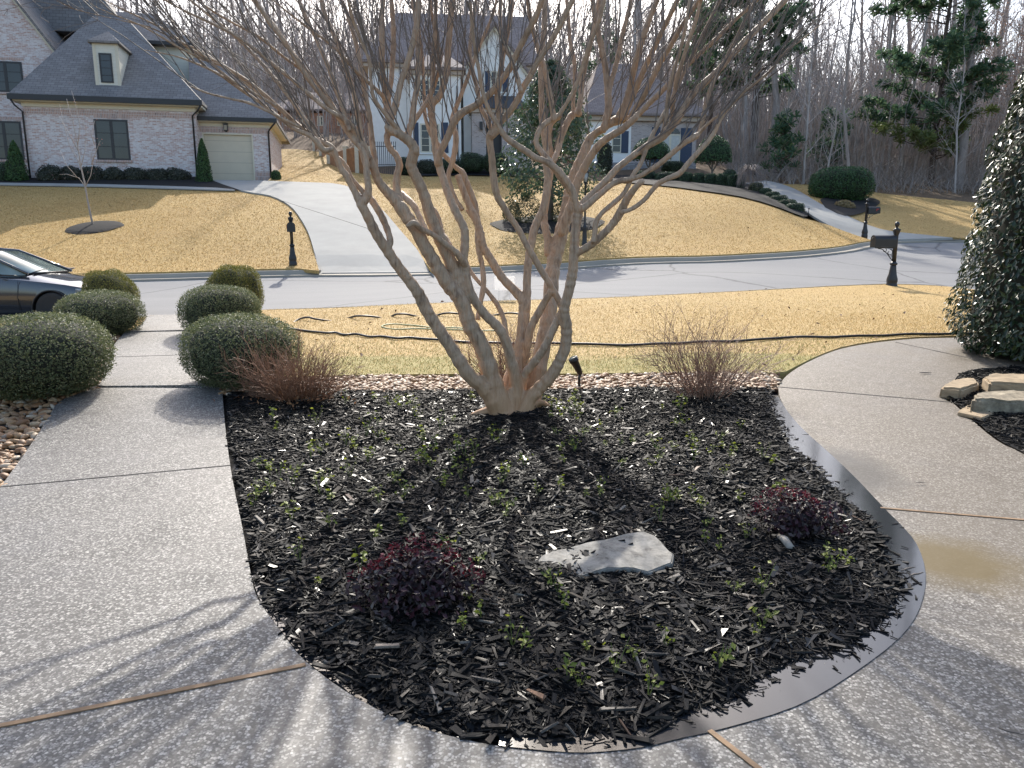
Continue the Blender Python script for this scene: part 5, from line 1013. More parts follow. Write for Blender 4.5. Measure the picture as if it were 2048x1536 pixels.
    h.box('wing_cornice', M_TAN, a0-.25, a1+.3, o-.28, 10.2, wz+.002, wz+.30)
    rr = q(1240, 128, o+5)[1]; h.hip('wing_roof', M_SHINB, a0-.6, a1+.75, o-.5, 12, wz+.46, q(1196, 130, o+5)[0], q(1272, 130, o+5)[0], o+5, rr)
    h.px_window(1224, 262, 1242, 306, o, cols=1, rows=3, fm=wt, fw=.08); h.shutter(1243, 262, 1256, 306, o)
    o2 = o-.02; h.px_window(1319, 268, 1360, 327, o2, cols=2, rows=1, fm=wt, fw=.10, glass=plain('curtained_glass', (.45,.45,.42), .3)); h.shutter(1304, 254, 1318, 326, o2); h.shutter(1362, 256, 1382, 326, o2)
    u0 = q(1319, 268, o2)[0]; u1, uz = q(1360, 268, o2); mid = (u0+u1)/2; rad = (u1-u0)/2; h.part(MB().prism([(mid+rad*math.cos(t), o2-.03, uz+.01+rad*.62*math.sin(t)) for t in np.linspace(0, math.pi, 13)], (0,.06,0)), 'arched_transom', M_GLS)
white_house()
def far_house():
    h = House('brick_house', 560, 262, 76, 4, 'orange brick house with a brown roof, far back among the bare trees'); q = h.q
    a0 = q(555, 250, 0)[0]; a1 = q(728, 250, 0)[0]; wz = q(640, 226, 0)[1]; h.box('wall', mat_brick('orange_brick', (.34,.15,.08), (.42,.20,.11), (.38,.28,.21), .016, .05, (.22,.09,.05)), a0, a1, 0, 9, -3, wz)
    h.hip('roof', M_SHINB, a0-.5, a1+.5, -.5, 9.5, wz+.3, q(600,186,4)[0], q(700,186,4)[0], 4.5, q(650,184,4)[1])
    for u in (575, 605, 640, 680, 708): h.px_window(u-6, 232, u+7, 252, 0, cols=2, rows=2, fm=M_CREAM, fw=.1)
    b = MB().box(q(668,190,4)[0]-.5, q(668,190,4)[0]+.5, 4, 5, wz+2, q(668,172,4)[1]); h.part(b, 'chimney', M_STONE)
far_house()
# ---- fences
def fences():
    r = empty('wooden_fence', P(642, 300, 52), 'low fence of cream posts and wood panels climbing the slope beside the white house', 'fence'); B = r.location; M1 = plain('cream_post', (.58,.52,.40), .6); M2 = plain('orange_wood', (.34,.17,.075), .7, var=.25, vs=5)
    ps = [(628,262,276,60),(642,288,306,56),(658,288,329,52),(692,295,341,48.5),(715,290,342,47.5),(742,296,343,47)]; pts = []
    for u, vt, vb, y in ps:
        p = P(u, vb, y) - B; t = (P(u, vt, y) - B).z; b = MB(); b.box(p.x-.12, p.x+.12, p.y-.12, p.y+.12, p.z-1.0, t).box(p.x-.16, p.x+.16, p.y-.16, p.y+.16, t, t+.07); b.build('post', M1, r); pts.append((p, t))
    for (p, t), (p2, t2) in zip(pts, pts[1:]):
        b = MB(); a = p + (p2-p)*.08; c = p2 - (p2-p)*.08; zt, zb = min(t, t2)-.1, max(p.z, p2.z)-.4; n = 6
        for i in range(n):
            f0, f1 = i/n, (i+.94)/n; s, e = a+(c-a)*f0, a+(c-a)*f1; b.hexa([(s.x,s.y-.02,zb),(e.x,e.y-.02,zb),(e.x,e.y+.02,zb),(s.x,s.y+.02,zb)], [(s.x,s.y-.02,zt),(e.x,e.y-.02,zt),(e.x,e.y+.02,zt),(s.x,s.y+.02,zt)])
        b.build('panel', M2, r)
    p = P(752, 336, 48.6); r = empty('iron_fence', p, 'black iron picket fence against the white house wall', 'fence'); k = 48.6/FPX; b = MB()
    for i in range(11): x = i*3.9*k; b.box(x-.016, x+.016, -.016, .016, -.5, 46*k); b.add([(x-.03,-.02,46*k),(x+.03,-.02,46*k),(x+.03,.02,46*k),(x-.03,.02,46*k),(x,0,50*k)], [(0,1,4),(1,2,4),(2,3,4),(3,0,4)])
    b.build('pickets', M_BLK, r); b = MB()
    for z in (6*k, 40*k): b.box(-.05, 39.5*k, -.022, .022, z-.02, z+.02)
    b.build('rails', M_BLK, r)
fences()
# ------------------------------------------------------------------ planting across the road, and the woods
M_FCORE = plain('bush_core', (.018,.024,.012), .9)  # near-black fill, the shade inside the foliage put into its colour
M_HEDGE = leafmat('dark_hedge_leaf', [(0, (.018,.042,.018)), (.5, (.035,.068,.028)), (1, (.07,.11,.045))], .45, .2)
M_BRIGHT = leafmat('bright_evergreen_leaf', [(0, (.018,.055,.016)), (.5, (.035,.095,.025)), (1, (.08,.16,.05))], .4, .2)
M_LOW = leafmat('dull_evergreen_leaf', [(0, (.022,.026,.018)), (.5, (.045,.05,.032)), (1, (.085,.085,.055))], .5, .15)
M_OLIVE = leafmat('olive_leaf', [(0, (.06,.07,.03)), (.5, (.11,.115,.055)), (1, (.18,.15,.08))], .55, .25)
M_CONI = leafmat('arborvitae_leaf', [(0, (.025,.065,.02)), (.5, (.05,.11,.03)), (1, (.09,.16,.045))], .6, .2)
def px_bush(name, label, cat, u0, u1, v0, v1, y, mat, e=2.4, n=2600, size=.075, seed=0, group=None, depthf=.9, amp=.06, core=True, hair=.02):
    rx = (u1-u0)*.5*y/FPX; h = (v1-v0)*y/FPX; p = P((u0+u1)/2, v1, y); r = empty(name, (p.x, p.y + rx*depthf*.6, p.z-.05), label, cat, group); rad = (rx, rx*depthf, (h+.05)*.513)
    if core: cores('branches', rad, e, M_FCORE, r, seed, amp=amp, shrink=.88)  # a closed dark core fills the bush, coloured like its inner shade
    bush_foliage('foliage', rad, e, n, size, mat, r, seed, amp=amp, hair=hair); return r
px_bush('clipped_bush', 'large clipped oval evergreen bush beside the right driveway in front of the woods', 'bush', 1632, 1749, 335, 399, 44, M_BRIGHT, 2.9, 9000, .10, 21, depthf=.75, amp=.03)
tb = [(1266,1311,343,367,46.3),(1313,1360,345,372,45.3),(1361,1385,347,375,44.6),(1386,1408,348,377,44.2),(1409,1432,349,379,43.8),(1433,1454,350,381,43.4),(1455,1474,351,383,43),(1475,1489,352,384,42.8)]
hp = {}
for i, (a, b, c, d, y) in enumerate(tb):
    px_bush('hedge_shrub', 'square clipped dark green hedge block in the row bordering the middle lawn', 'hedge', a, b, c, d, y, M_HEDGE, 5.0, 2600, .07, 30+i, 'row of clipped hedge blocks along the middle lawn', .8, .03)
for i, (a, b, c, d, y) in enumerate([(1500,1526,366,390,41.5),(1521,1543,377,396,40.5),(1531,1561,384,402,39.6),(1542,1576,391,411,38.4),(1559,1594,399,420,37.2),(1573,1609,407,430,36.2)]):
    px_bush('low_boxwood', 'brownish low clipped boxwood at the top of the descending row, beside the weeping shrub' if i == 0 else 'low flat topped boxwood in the row stepping down beside the right driveway', 'bush', a, b, c, d, y, M_OLIVE if i == 0 else M_HEDGE, 3.6, 1800, .06, 45+i, 'low boxwoods stepping down beside the driveway', .8, .04)
px_bush('round_boxwood', 'small round dark boxwood ball behind the hedge blocks', 'bush', 1447, 1475, 340, 358, 46, M_HEDGE, 2.2, 1200, .07, 52)
px_bush('grass_tuft', 'dry tan ornamental grass clump below the large oval bush', 'grass clump', 1672, 1711, 403, 427, 41, leafmat('dry_tuft', [(0,(.22,.16,.08)),(1,(.36,.28,.15))], .8, .3), 2, 1500, .22, 53, core=False)
px_bush('foundation_shrub', 'dark green rounded shrub at the foot of the white house, left of the door', 'bush', 918, 968, 307, 341, 48.5, M_HEDGE, 3, 2600, .08, 54)
px_bush('foundation_shrub', 'dark green rounded shrub right below the white house front door', 'bush', 966, 1016, 308, 342, 48.3, M_HEDGE, 3, 2600, .08, 55)
px_bush('foundation_shrub', 'brownish low shrub under the white house bay window', 'bush', 832, 872, 320, 349, 48.3, M_LOW, 2.4, 1800, .08, 56)
px_bush('foundation_shrub', 'low dark shrub left of the brownish one under the bay window', 'bush', 793, 833, 316, 348, 48.5, M_HEDGE, 2.4, 1800, .08, 57)
px_bush('foundation_shrub', 'low dark shrub between the bay window and the front door', 'bush', 872, 918, 318, 345, 48.4, M_HEDGE, 2.6, 1800, .08, 58)
px_bush('foundation_shrub', 'low dark shrub by the stone base of the lower wing', 'bush', 1326, 1368, 322, 345, 50, M_HEDGE, 2.6, 1600, .08, 59)
px_bush('foundation_shrub', 'dark shrub at the left end of the lower wing wall', 'bush', 1196, 1226, 288, 350, 50, M_LOW, 2.4, 1600, .09, 60)
for i, (a, b) in enumerate([(74,122),(118,160),(156,204),(200,248),(244,292),(288,338),(330,378)]):
    px_bush('foundation_shrub', ['low dark shrub at the left end of the row under the brick wall', 'low dark shrub under the brick wall, right of the leftmost one', 'low dark shrub under the left edge of the brick wall window', 'low dark shrub directly under the brick wall window', 'low dark shrub just right of the brick wall window', 'low dark shrub in the row, next to its right end', 'low dark shrub ending the row near the right arborvitae'][i], 'bush', a, b, 333 + (i*37 % 9), 368 + (i > 3)*2, 37.3 + i*.18, M_LOW, 2.3, 1900, .085, 61+i, 'low foundation shrubs along the brick wall', .8, .12, hair=.06)
px_bush('foundation_shrub', 'dark green shrub at the left photo edge below the brick gable', 'bush', -12, 24, 327, 364, 37.2, M_HEDGE, 2.3, 1500, .08, 70)
px_bush('small_shrub', 'small bright green shrub at the right corner of the garage', 'bush', 542, 560, 342, 364, 40.6, M_CONI, 2.2, 900, .07, 71)
def cone_tree(label, u, v0, v1, wpx, y, seed):
    p = P(u, v1, y); H = (v1-v0)*y/FPX; R = wpx*.5*y/FPX; r = empty('arborvitae', p, label, 'evergreen', 'cone arborvitae beside the brick house'); n = 3000
    h = RNG.random(n)**1.2; a = RNG.uniform(0, 6.283, n); rr = R*np.minimum(1, h/.12+.55)*(1-h**1.5)**.7*(1 - .3*RNG.random(n)**2)*(1+.1*np.sin(a*5+h*17)); C = np.stack([rr*np.cos(a), rr*np.sin(a), h*H*1.02], 1)
    V, F = leaves(C, np.stack([np.cos(a), np.sin(a), np.full(n,.5)], 1), .12, asp=.35, jit=.5); npmesh('foliage', V, F, M_CONI, r); b = MB(); b.lathe([(R*.5,0),(R*.8,H*.15),(R*.7,H*.4),(R*.35,H*.75),(.02,H*.97)], n=12); b.build('dark_core', M_FCORE, r, uv=False)
cone_tree('tall cone arborvitae at the left corner of the brick wall', 36, 289, 364, 38, 37.3, 1); cone_tree('cone arborvitae between the brick wall and the garage door', 410, 286, 373, 31, 38.2, 2)
def topiary(label, u0, u1, v0, vc, v1, y):
    p = P((u0+u1)/2, v1, y); r = empty('topiary_tree', p, label, 'topiary', 'mushroom topiaries by the lower wing'); k = y/FPX; R = (u1-u0)*.5*k; h = (vc-v0)*k; n = 3600
    d = dirs(n, -.12); C = d*np.array((R, R*.9, h))*(1 - .15*RNG.random(n)[:,None]**2)*lumps(d, 3, .04, int(u0))[:,None]; C[:,2] += (v1-vc)*k; V, F = leaves(C, d, .10, asp=.5, jit=.45); npmesh('crown', V, F, M_BRIGHT, r)
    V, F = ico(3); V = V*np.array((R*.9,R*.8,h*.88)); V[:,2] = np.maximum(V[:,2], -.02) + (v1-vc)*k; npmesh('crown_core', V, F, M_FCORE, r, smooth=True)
    b = MB(); t = (v1-vc)*k
    b.tube([(.0,0,-.4),(-.05,0,t*.5),(.02,0,t+.2)], .06, 7)
    for s in (-1, 1): b.tube([(0,0,t*.25),(s*.25,.1,t*.7),(s*.4,0,t+.2)], [.045,.04,.03], 6)
    b.build('trunk', M_TWIG, r, uv=False)
topiary('glossy green mushroom topiary at the right end of the lower wing', 1389, 1461, 276, 322, 350, 48.5); topiary('green mushroom topiary in front of the lower wing, left of the navy shutters', 1262, 1338, 281, 318, 350, 49)
def sapling():
    p = G(188, 447, .2); r = empty('sapling', p + Vector((0,0,.15)), 'thin bare sapling with pink buds standing in the round mulch ring', 'sapling'); y = p.y; k = y/FPX; b = MB()
    def w(u, v): return ((u-188)*k, 0, (447-v)*k - .15)
    T0 = [(187,452),(183,420),(180,390),(178,360),(174,330),(172,290),(168,250),(160,205)]; b.tube([w(*q) for q in T0], [.04,.036,.032,.03,.025,.018,.012,.006], 7)
    rd = random.Random(2); tips = []
    for a in ([(178,366),(165,350),(150,344),(138,345)],[(178,368),(190,345),(195,325),(200,305),(205,290)],[(176,345),(170,320),(160,290),(152,260),(148,215)],[(174,330),(182,300),(186,265),(184,235)],[(172,300),(160,270),(146,235)],[(195,325),(207,300),(218,282)],[(172,290),(178,255),(176,215),(170,190)],[(165,350),(148,325),(140,300)],[(205,290),(200,270),(204,243)]):
        q = [Vector(w(*c)) + Vector((0, rd.uniform(-.3,.3)*i/3, 0)) for i, c in enumerate(a)]; b.tube(q, [.016*(1-.7*i/(len(q)-1)) for i in range(len(q))], 5); tips += q[1:]
    b.build('trunk', plain('pale_sapling_bark', (.34,.29,.25), .7), r, uv=False); C = np.array([tuple(t + Vector((rd.gauss(0,.10), rd.gauss(0,.10), rd.gauss(0,.14)))) for t in tips for _ in range(3)])
    V, F = leaves(C, np.tile((0,-1.,0), (len(C),1)), .035, jit=.8); npmesh('buds', V, F, leafmat('pink_bud', [(0,(.42,.17,.17)),(1,(.58,.36,.34))], .6, .3), r)
sapling()
def magnolia():
    p = G(1098, 441, .14); r = empty('magnolia_tree', p + Vector((0,0,.12)), 'dense dark glossy evergreen magnolia in the oval mulch ring, behind the crape myrtle', 'tree'); k = p.y/FPX; n = 7000; H = 290*k
    h = RNG.random(n); a = RNG.uniform(0, 6.283, n); rr = np.interp(h, [0,.08,.25,.5,.75,1], [.75,1.0,1.,.85,.55,.1])*95*k*(1+.16*np.sin(a*3+h*19)+.12*np.sin(a*7-h*33))*RNG.uniform(.35, 1.05, n)**.6
    C = np.stack([rr*np.cos(a)+.05, rr*np.sin(a), 44*k + h*H*.86 + .25*np.sin(a*3+2)*(h<.3)], 1); V, F = leaves(C, np.stack([np.cos(a), np.sin(a), np.full(n,.6)], 1), .20, asp=.42, jit=.6, droop=.5)
    npmesh('crown', V, F, leafmat('magnolia_leaf', [(0,(.035,.066,.038)),(.55,(.065,.11,.058)),(.9,(.11,.15,.085)),(1,(.18,.15,.07))], .35, .35, .5), r)
    b = MB(); b.tube([(0,0,-.4),(.05,0,1.2),(0,0,H*.9)], [.16,.14,.04], 9); rd = random.Random(4)
    for i in range(26): z = 60*k + rd.random()*H*.7; q = rd.uniform(0,6.28); L = 1.5*(1 - z/H*.7); b.tube([(0,0,z),(math.cos(q)*L*.5,math.sin(q)*L*.5,z+.2),(math.cos(q)*L,math.sin(q)*L,z+.35)], [.05,.035,.012], 5)
    b.build('trunk', plain('grey_bark', (.13,.11,.09), .8), r, uv=False)
magnolia()
for (a,b,c,d,y,l) in ((1006,1042,404,446,30.6,'olive green airy shrub at the left of the magnolia mulch ring'),(1036,1078,398,449,30.2,'olive green airy shrub left of the magnolia trunk'),(1108,1142,405,449,30.2,'olive green airy shrub right of the magnolia trunk')):
    px_bush('nandina_shrub', l, 'shrub', a, b, c, d, y, M_OLIVE, 2, 1500, .075, int(a), 'airy shrubs in the magnolia mulch ring', 1, .15, core=False, hair=.1)
# ---- bare trees
def bare_tree_mesh(seed, H, r0, dense=1.0, low=.28, spread=.75, tw=1.0):
    rd = random.Random(seed); tb, cb = MB(), MB(); pts = []; x = y = 0; n = 9
    for i in range(n+1):
        t = i/n; pts.append(Vector((x, y, t*H))); x += rd.gauss(0, .014)*H*.6; y += rd.gauss(0, .014)*H*.6
    rr = [r0*(1.25 if i == 0 else 1)*(1 - .88*(i/n)**1.1) for i in range(n+1)]; pts[0].z = -1.0; tb.tube(pts, rr, 7, caps=False)
    def at(t): f = t*n; i = min(int(f), n-1); return pts[i].lerp(pts[i+1], f-i)
    def br(p, d, L, r, dep):
        k = 4 if dep else 3; q = p.copy(); P_ = [q.copy()]; dd = d.copy()
        for j in range(k): dd = (dd + Vector((rd.gauss(0,.13), rd.gauss(0,.13), rd.gauss(.07,.08)))).normalized(); q = q + dd*(L/k); P_.append(q.copy())
        cb.tube(P_, [max(.006, r*(1-.7*j/k)) for j in range(k+1)], 4 if dep > 1 else 3, caps=False, smooth=False)
        if dep:
            for _ in range(int((rd.randint(4, 7) if dep > 1 else rd.randint(3, 5))*dense)):
                j = rd.randint(1, k); t = (P_[j]-P_[j-1]).normalized(); s = Matrix.Rotation(rd.uniform(0,6.28), 3, t) @ t.orthogonal().normalized()
                br(P_[j], (t*.9 + s*rd.uniform(.5, 1.0) + Vector((0,0,.12))).normalized(), L*rd.uniform(.3, .6), max(.008*tw, r*.45), dep-1)
    for i in range(int(26*dense)):
        t = low + (1-low)*rd.random()**.85; a = rd.uniform(0, 6.28); u = rd.uniform(.35, 1.0); br(at(t), Vector((math.cos(a)*spread, math.sin(a)*spread, u)).normalized(), H*rd.uniform(.10, .22)*(1.25-t), r0*.38*(1.15-t), 2)
    return tb, cb
M_WB = [mat_bark('woods_bark', [(.3, (.21,.175,.155)), (.55, (.33,.285,.255)), (.75, (.44,.39,.355))], 5, .2), mat_bark('pale_woods_bark', [(.3, (.30,.265,.24)), (.55, (.44,.40,.37)), (.75, (.55,.505,.47))], 5, .2)]
M_WT = plain('woods_twig', (.38,.32,.285), .85, var=.3, vs=2); M_WT2 = plain('pale_woods_twig', (.44,.385,.355), .85, var=.3, vs=2)
def bare_proto(seed, H, r0, mt, mw, **k):
    r = bpy.data.objects.new('bare_tree', None); COL.objects.link(r); a, b = bare_tree_mesh(seed, H, r0, **k); a.build('trunk', mt, r, uv=False, recalc=False); b.build('crown', mw, r, uv=False, recalc=False); return r
BP = [bare_proto(1, 21, .20, M_WB[0], M_WT), bare_proto(2, 24, .26, M_WB[0], M_WT, dense=1.1), bare_proto(3, 18, .14, M_WB[1], M_WT2, low=.2), bare_proto(4, 22, .20, M_WB[1], M_WT2), bare_proto(5, 16, .11, M_WB[0], M_WT, low=.12, spread=.9), bare_proto(6, 25, .30, M_WB[0], M_WT2, low=.4), bare_proto(7, 13, .08, M_WB[1], M_WT2, low=.1), bare_proto(8, 20, .17, M_WB[0], M_WT, low=.2, dense=1.2)]
used = set()
def woods_tree(k, x, y, s, rz, lab, grp, tilt=0):
    o = BP[k] if k not in used else copy_tree(BP[k]); used.add(k); o.location = (x, y, T(x, y)-.1); o.scale = (s, s, s*random.Random(int(x*37+y*11)).uniform(.9,1.12)); o.rotation_euler = (tilt*math.sin(rz), tilt*math.cos(rz), rz); return tag(o, lab, 'tree', grp)
def plant_woods():
    rd = random.Random(21); n = 0
    KIND = ['slim dark trunked', 'tall dark trunked', 'slim pale trunked', 'tall pale trunked', 'low branching dark', 'thick trunked', 'thin young pale', 'densely twigged dark']
    def zone(name, cnt, u0, u1, y0, y1, kinds, mind):
        nonlocal n; pl = []; tries = 0
        while len(pl) < cnt and tries < 6000:
            tries += 1; y = y0 + (y1-y0)*rd.random()**.85; u = rd.uniform(u0, u1); x = (u-1024)/FPX*y*1.02
            if any((x-a)**2 + (y-b)**2 < mind*mind for a, b in pl): continue
            if -19 < x < 12 and y < 66: continue          # the white house stands here
            if x < -6 and y < 56: continue
            if x > 12 and y < 49 + (u < 1560)*6 + max(0, (1700-u))*.012: continue
            if abs(x + 16) < 9 and 73 < y < 88: continue
            pl.append((x, y)); k = rd.choice(kinds); s = rd.uniform(.8, 1.15)
            woods_tree(k, x, y, s, rd.uniform(0, 6.28), 'bare %s tree %s' % (KIND[k], name), 'bare trees ' + name, rd.gauss(0, .035)); n += 1
    zone('in the woods beyond the right driveway', 92, 1440, 2160, 49, 92, [0,1,2,3,4,5,6,7,4,2,6], 1.5)
    zone('behind the white house', 60, 740, 1460, 66, 105, [0,1,3,5,7,3,7], 1.9)
    zone('on the slope between the two near houses', 58, 330, 760, 74, 112, [0,1,2,3,4,5,7,6], 1.9)
    zone('behind the brick house', 26, -150, 330, 78, 112, [0,1,3,5,7], 2.5)
    zone('low on the slope beyond the garage', 9, 545, 735, 57, 72, [6,6,4], 2.2)
    print('trees', n)
plant_woods()
woods_tree(6, *tuple(P(1608, 362, 51.5))[:2], 1.05, 1.0, 'slender pale bare sapling by the small pine at the woods edge', None)
# ---- brush at the woods edge and the far mass behind
def brush():
    rd = np.random.default_rng(5); V, F = [], []; o = 0
    def stems(n, u0, u1, y0, y1, h0, h1, w0, w1, lean):
        nonlocal o; y = rd.uniform(y0, y1, n); u = rd.uniform(u0, u1, n); x = (u-1024)/FPX*y; ok = ~((x > -19.5) & (x < 14.5) & (y < 64)) & ~((x < -5) & (y < 54)) & ~((abs(x+16) < 8) & (y > 72) & (y < 87)); x, y = x[ok], y[ok]; n = len(x); z = TA(np.column_stack([x, y])) - .1; h = rd.uniform(h0, h1, n)*rd.uniform(.5, 1, n); w_ = rd.uniform(w0, w1, n)
        a = rd.normal(0, lean, (n,2)); b = np.column_stack([x, y, z]); m = b + np.column_stack([a[:,0]*h*.5, a[:,1]*h*.5, h*.55]); t = m + np.column_stack([a[:,0]*h*.8 + rd.normal(0,.12,n)*h, a[:,1]*h, h*.45])
        q = rd.uniform(0, np.pi, n); s = np.stack([np.cos(q), np.sin(q)*.6, 0*q], 1)
        for p, r_ in ((b, 1), (m, .75), (t, .3)):
            for k in range(3): V_ = p + (s*math.cos(2.094*k) + np.stack([-np.sin(q), np.cos(q), 0*q],1)*math.sin(2.094*k))*(w_*r_)[:,None]; yield V_
    def add(*a):
        nonlocal o; L = list(stems(*a)); n = len(L[0]); V.append(np.stack(L, 1).reshape(-1,3)); f = [(i*3+k, i*3+(k+1)%3, (i+1)*3+(k+1)%3, (i+1)*3+k) for i in range(2) for k in range(3)]; F.append((np.arange(n)[:,None,None]*9 + np.array(f)).reshape(-1,4) + o); o += n*9
    add(9000, 1440, 2200, 50, 80, .8, 3.8, .008, .022, .95); add(2600, 1440, 2200, 54, 95, 5, 12, .025, .06, .10); add(1500, 330, 1460, 64, 100, 4, 12, .025, .06, .10); add(3500, 380, 1460, 60, 95, .8, 3.2, .01, .024, .9)
    stuff(npmesh('woods_brush', np.concatenate(V), np.concatenate(F), plain('brush_twig', (.32,.28,.25), .85, var=.45, vs=1.2)), 'grey brown leafless undergrowth filling the floor of the woods', 'undergrowth'); V.clear(); F.clear(); o = 0
    add(4200, -400, 2500, 100, 150, 12, 26, .06, .14, .05); add(17000, -400, 2500, 95, 150, 8, 26, .02, .05, .22); stuff(npmesh('far_woods', np.concatenate(V), np.concatenate(F), M_WT2), 'far grey mass of bare woods on the ridge', 'woods')
brush()
# ---- pines and the russet beech
M_NEED = leafmat('pine_needles', [(0, (.05,.105,.06)), (.5, (.09,.165,.09)), (1, (.16,.23,.105))], .55, .45); M_NEEDY = leafmat('yellow_pine_needles', [(0, (.10,.14,.04)), (1, (.19,.22,.075))], .55, .4); M_PB = mat_bark('pine_bark', [(.3, (.07,.055,.045)), (.55, (.13,.10,.085)), (.75, (.20,.16,.135))], 6, .2)
def pine(label, u, vb, y, H, R, r0, low, nb, needs, seed, yellow=0, lop=0.0):
    p = P(u, vb, y); r = empty('pine_tree', (p.x, p.y, T(p.x, p.y)-.1), label, 'pine'); rd = random.Random(seed); tb = MB(); pts = [Vector((rd.gauss(0,.02)*i, rd.gauss(0,.02)*i, H*i/8)) for i in range(9)]; tb.tube(pts, [r0*(1-.85*i/8) for i in range(9)], 8); C, D, Cy, Dy = [], [], [], []
    for i in range(nb):
        t = low + (1-low)*(i+rd.random())/nb; a = rd.uniform(0, 6.28); L = R*np.interp(t, [0,low,low+.15,.6,1],[.6,.7,1,.75,.12])*rd.uniform(.55,1.1)*(1 + lop*math.cos(a)); z = t*H; q = Vector((0,0,z)); d = Vector((math.cos(a), math.sin(a), rd.uniform(.05,.35)))
        bp = [q, q + d*L*.5, q + d*L + Vector((0,0,L*.12))]; tb.tube(bp, [.05*(1-t)+.02,.03,.012], 4)
        for c in range(max(2, int(L*2.6))):
            f = rd.uniform(.45, 1.08); cc = bp[0].lerp(bp[2], f) + Vector((rd.gauss(0,.28), rd.gauss(0,.28), rd.gauss(.1,.16)))
            for _ in range(needs):
                dd = Vector((rd.gauss(0,1), rd.gauss(0,1), rd.gauss(.45,.8))).normalized(); (Cy if (yellow and t < low+yellow) else C).append(cc + dd*.2); (Dy if (yellow and t < low+yellow) else D).append(dd)
    tb.build('trunk', M_PB, r, uv=False, recalc=False)
    for nm, c_, d_, m in (('crown', C, D, M_NEED), ('lower_crown', Cy, Dy, M_NEEDY)):
        if not c_: continue
        C_ = np.array([tuple(v) for v in c_]); D_ = np.array([tuple(v) for v in d_]); n = len(C_); s = np.cross(D_, RNG.normal(0,1,(n,3))); s /= np.linalg.norm(s,axis=1)[:,None]; V = np.stack([C_ - D_*.22 - s*.018, C_ - D_*.22 + s*.018, C_ + D_*.22 + s*.05, C_ + D_*.22 - s*.05], 1).reshape(-1,3); npmesh(nm, V, np.arange(n*4).reshape(-1,4), m, r)
pine('large green loblolly pine with airy clumps in front of the right woods', 1862, 362, 54, 20, 4.2, .22, .09, 115, 36, 3, .10, -.25)
pine('tall dark blue green pine left of the right woods, behind the lower wing', 1502, 350, 60, 19, 5.2, .32, .28, 80, 34, 5, 0, -.35)
pine('dark pine just left of the tall blue green one, partly behind the lower wing roof', 1415, 345, 66, 17, 4.0, .22, .3, 46, 24, 6)
pine('small young green pine beside the pale sapling at the woods edge', 1562, 362, 51.5, 4.0, 1.05, .05, .15, 30, 22, 7)
pine('small dark cedar in the brush behind the large oval bush', 1655, 352, 56, 4.6, 1.3, .06, .1, 30, 22, 8)
pine('distant green pine seen through the branches above the lower wing', 1195, 330, 88, 15, 3.2, .25, .35, 40, 22, 9)
def beech():
    p = P(2035, 385, 52); r = empty('beech_tree', (p.x, p.y, T(p.x, p.y)-.1), 'tree holding faded orange brown dead leaves at the right edge of the woods', 'tree'); a, b = bare_tree_mesh(31, 15, .16, 1.0, .15); a.build('trunk', M_WB[0], r, uv=False, recalc=False); b.build('branches', M_WT, r, uv=False, recalc=False)
    n = 5200; d = dirs(n); C = d*np.array((4.2,4.0,5.6))*(RNG.random(n)**.45)[:,None]*lumps(d, 3, .25, 3)[:,None] + np.array((0,0,8.6)); V, F = leaves(C, d, .11, jit=1.0); npmesh('dead_leaves', V, F, leafmat('faded_beech_leaf', [(0,(.20,.10,.06)),(.6,(.30,.17,.11)),(1,(.40,.26,.18))], .7, .35), r)
beech()
def weeping():
    p = P(1500, 388, 42.0); r = empty('weeping_shrub', p, 'grey bare weeping shrub at the turn of the hedge', 'shrub'); rd = random.Random(8); b = MB(); b.tube([(0,0,-.2),(.05,0,.6),(0,0,1.05)], [.06,.05,.04], 6)
    for i in range(150):
        a = rd.uniform(0,6.28); R = rd.uniform(.3,.95); h = rd.uniform(1.0,1.55); b.tube([(0,0,1.0),(math.cos(a)*R*.4,math.sin(a)*R*.4,h),(math.cos(a)*R*.8,math.sin(a)*R*.8,h*.85),(math.cos(a)*R,math.sin(a)*R,h*rd.uniform(.15,.6))], [.016,.012,.009,.005], 3, caps=False)
    b.build('branches', plain('grey_twig', (.24,.20,.18), .8, var=.2), r, uv=False, recalc=False)
weeping()
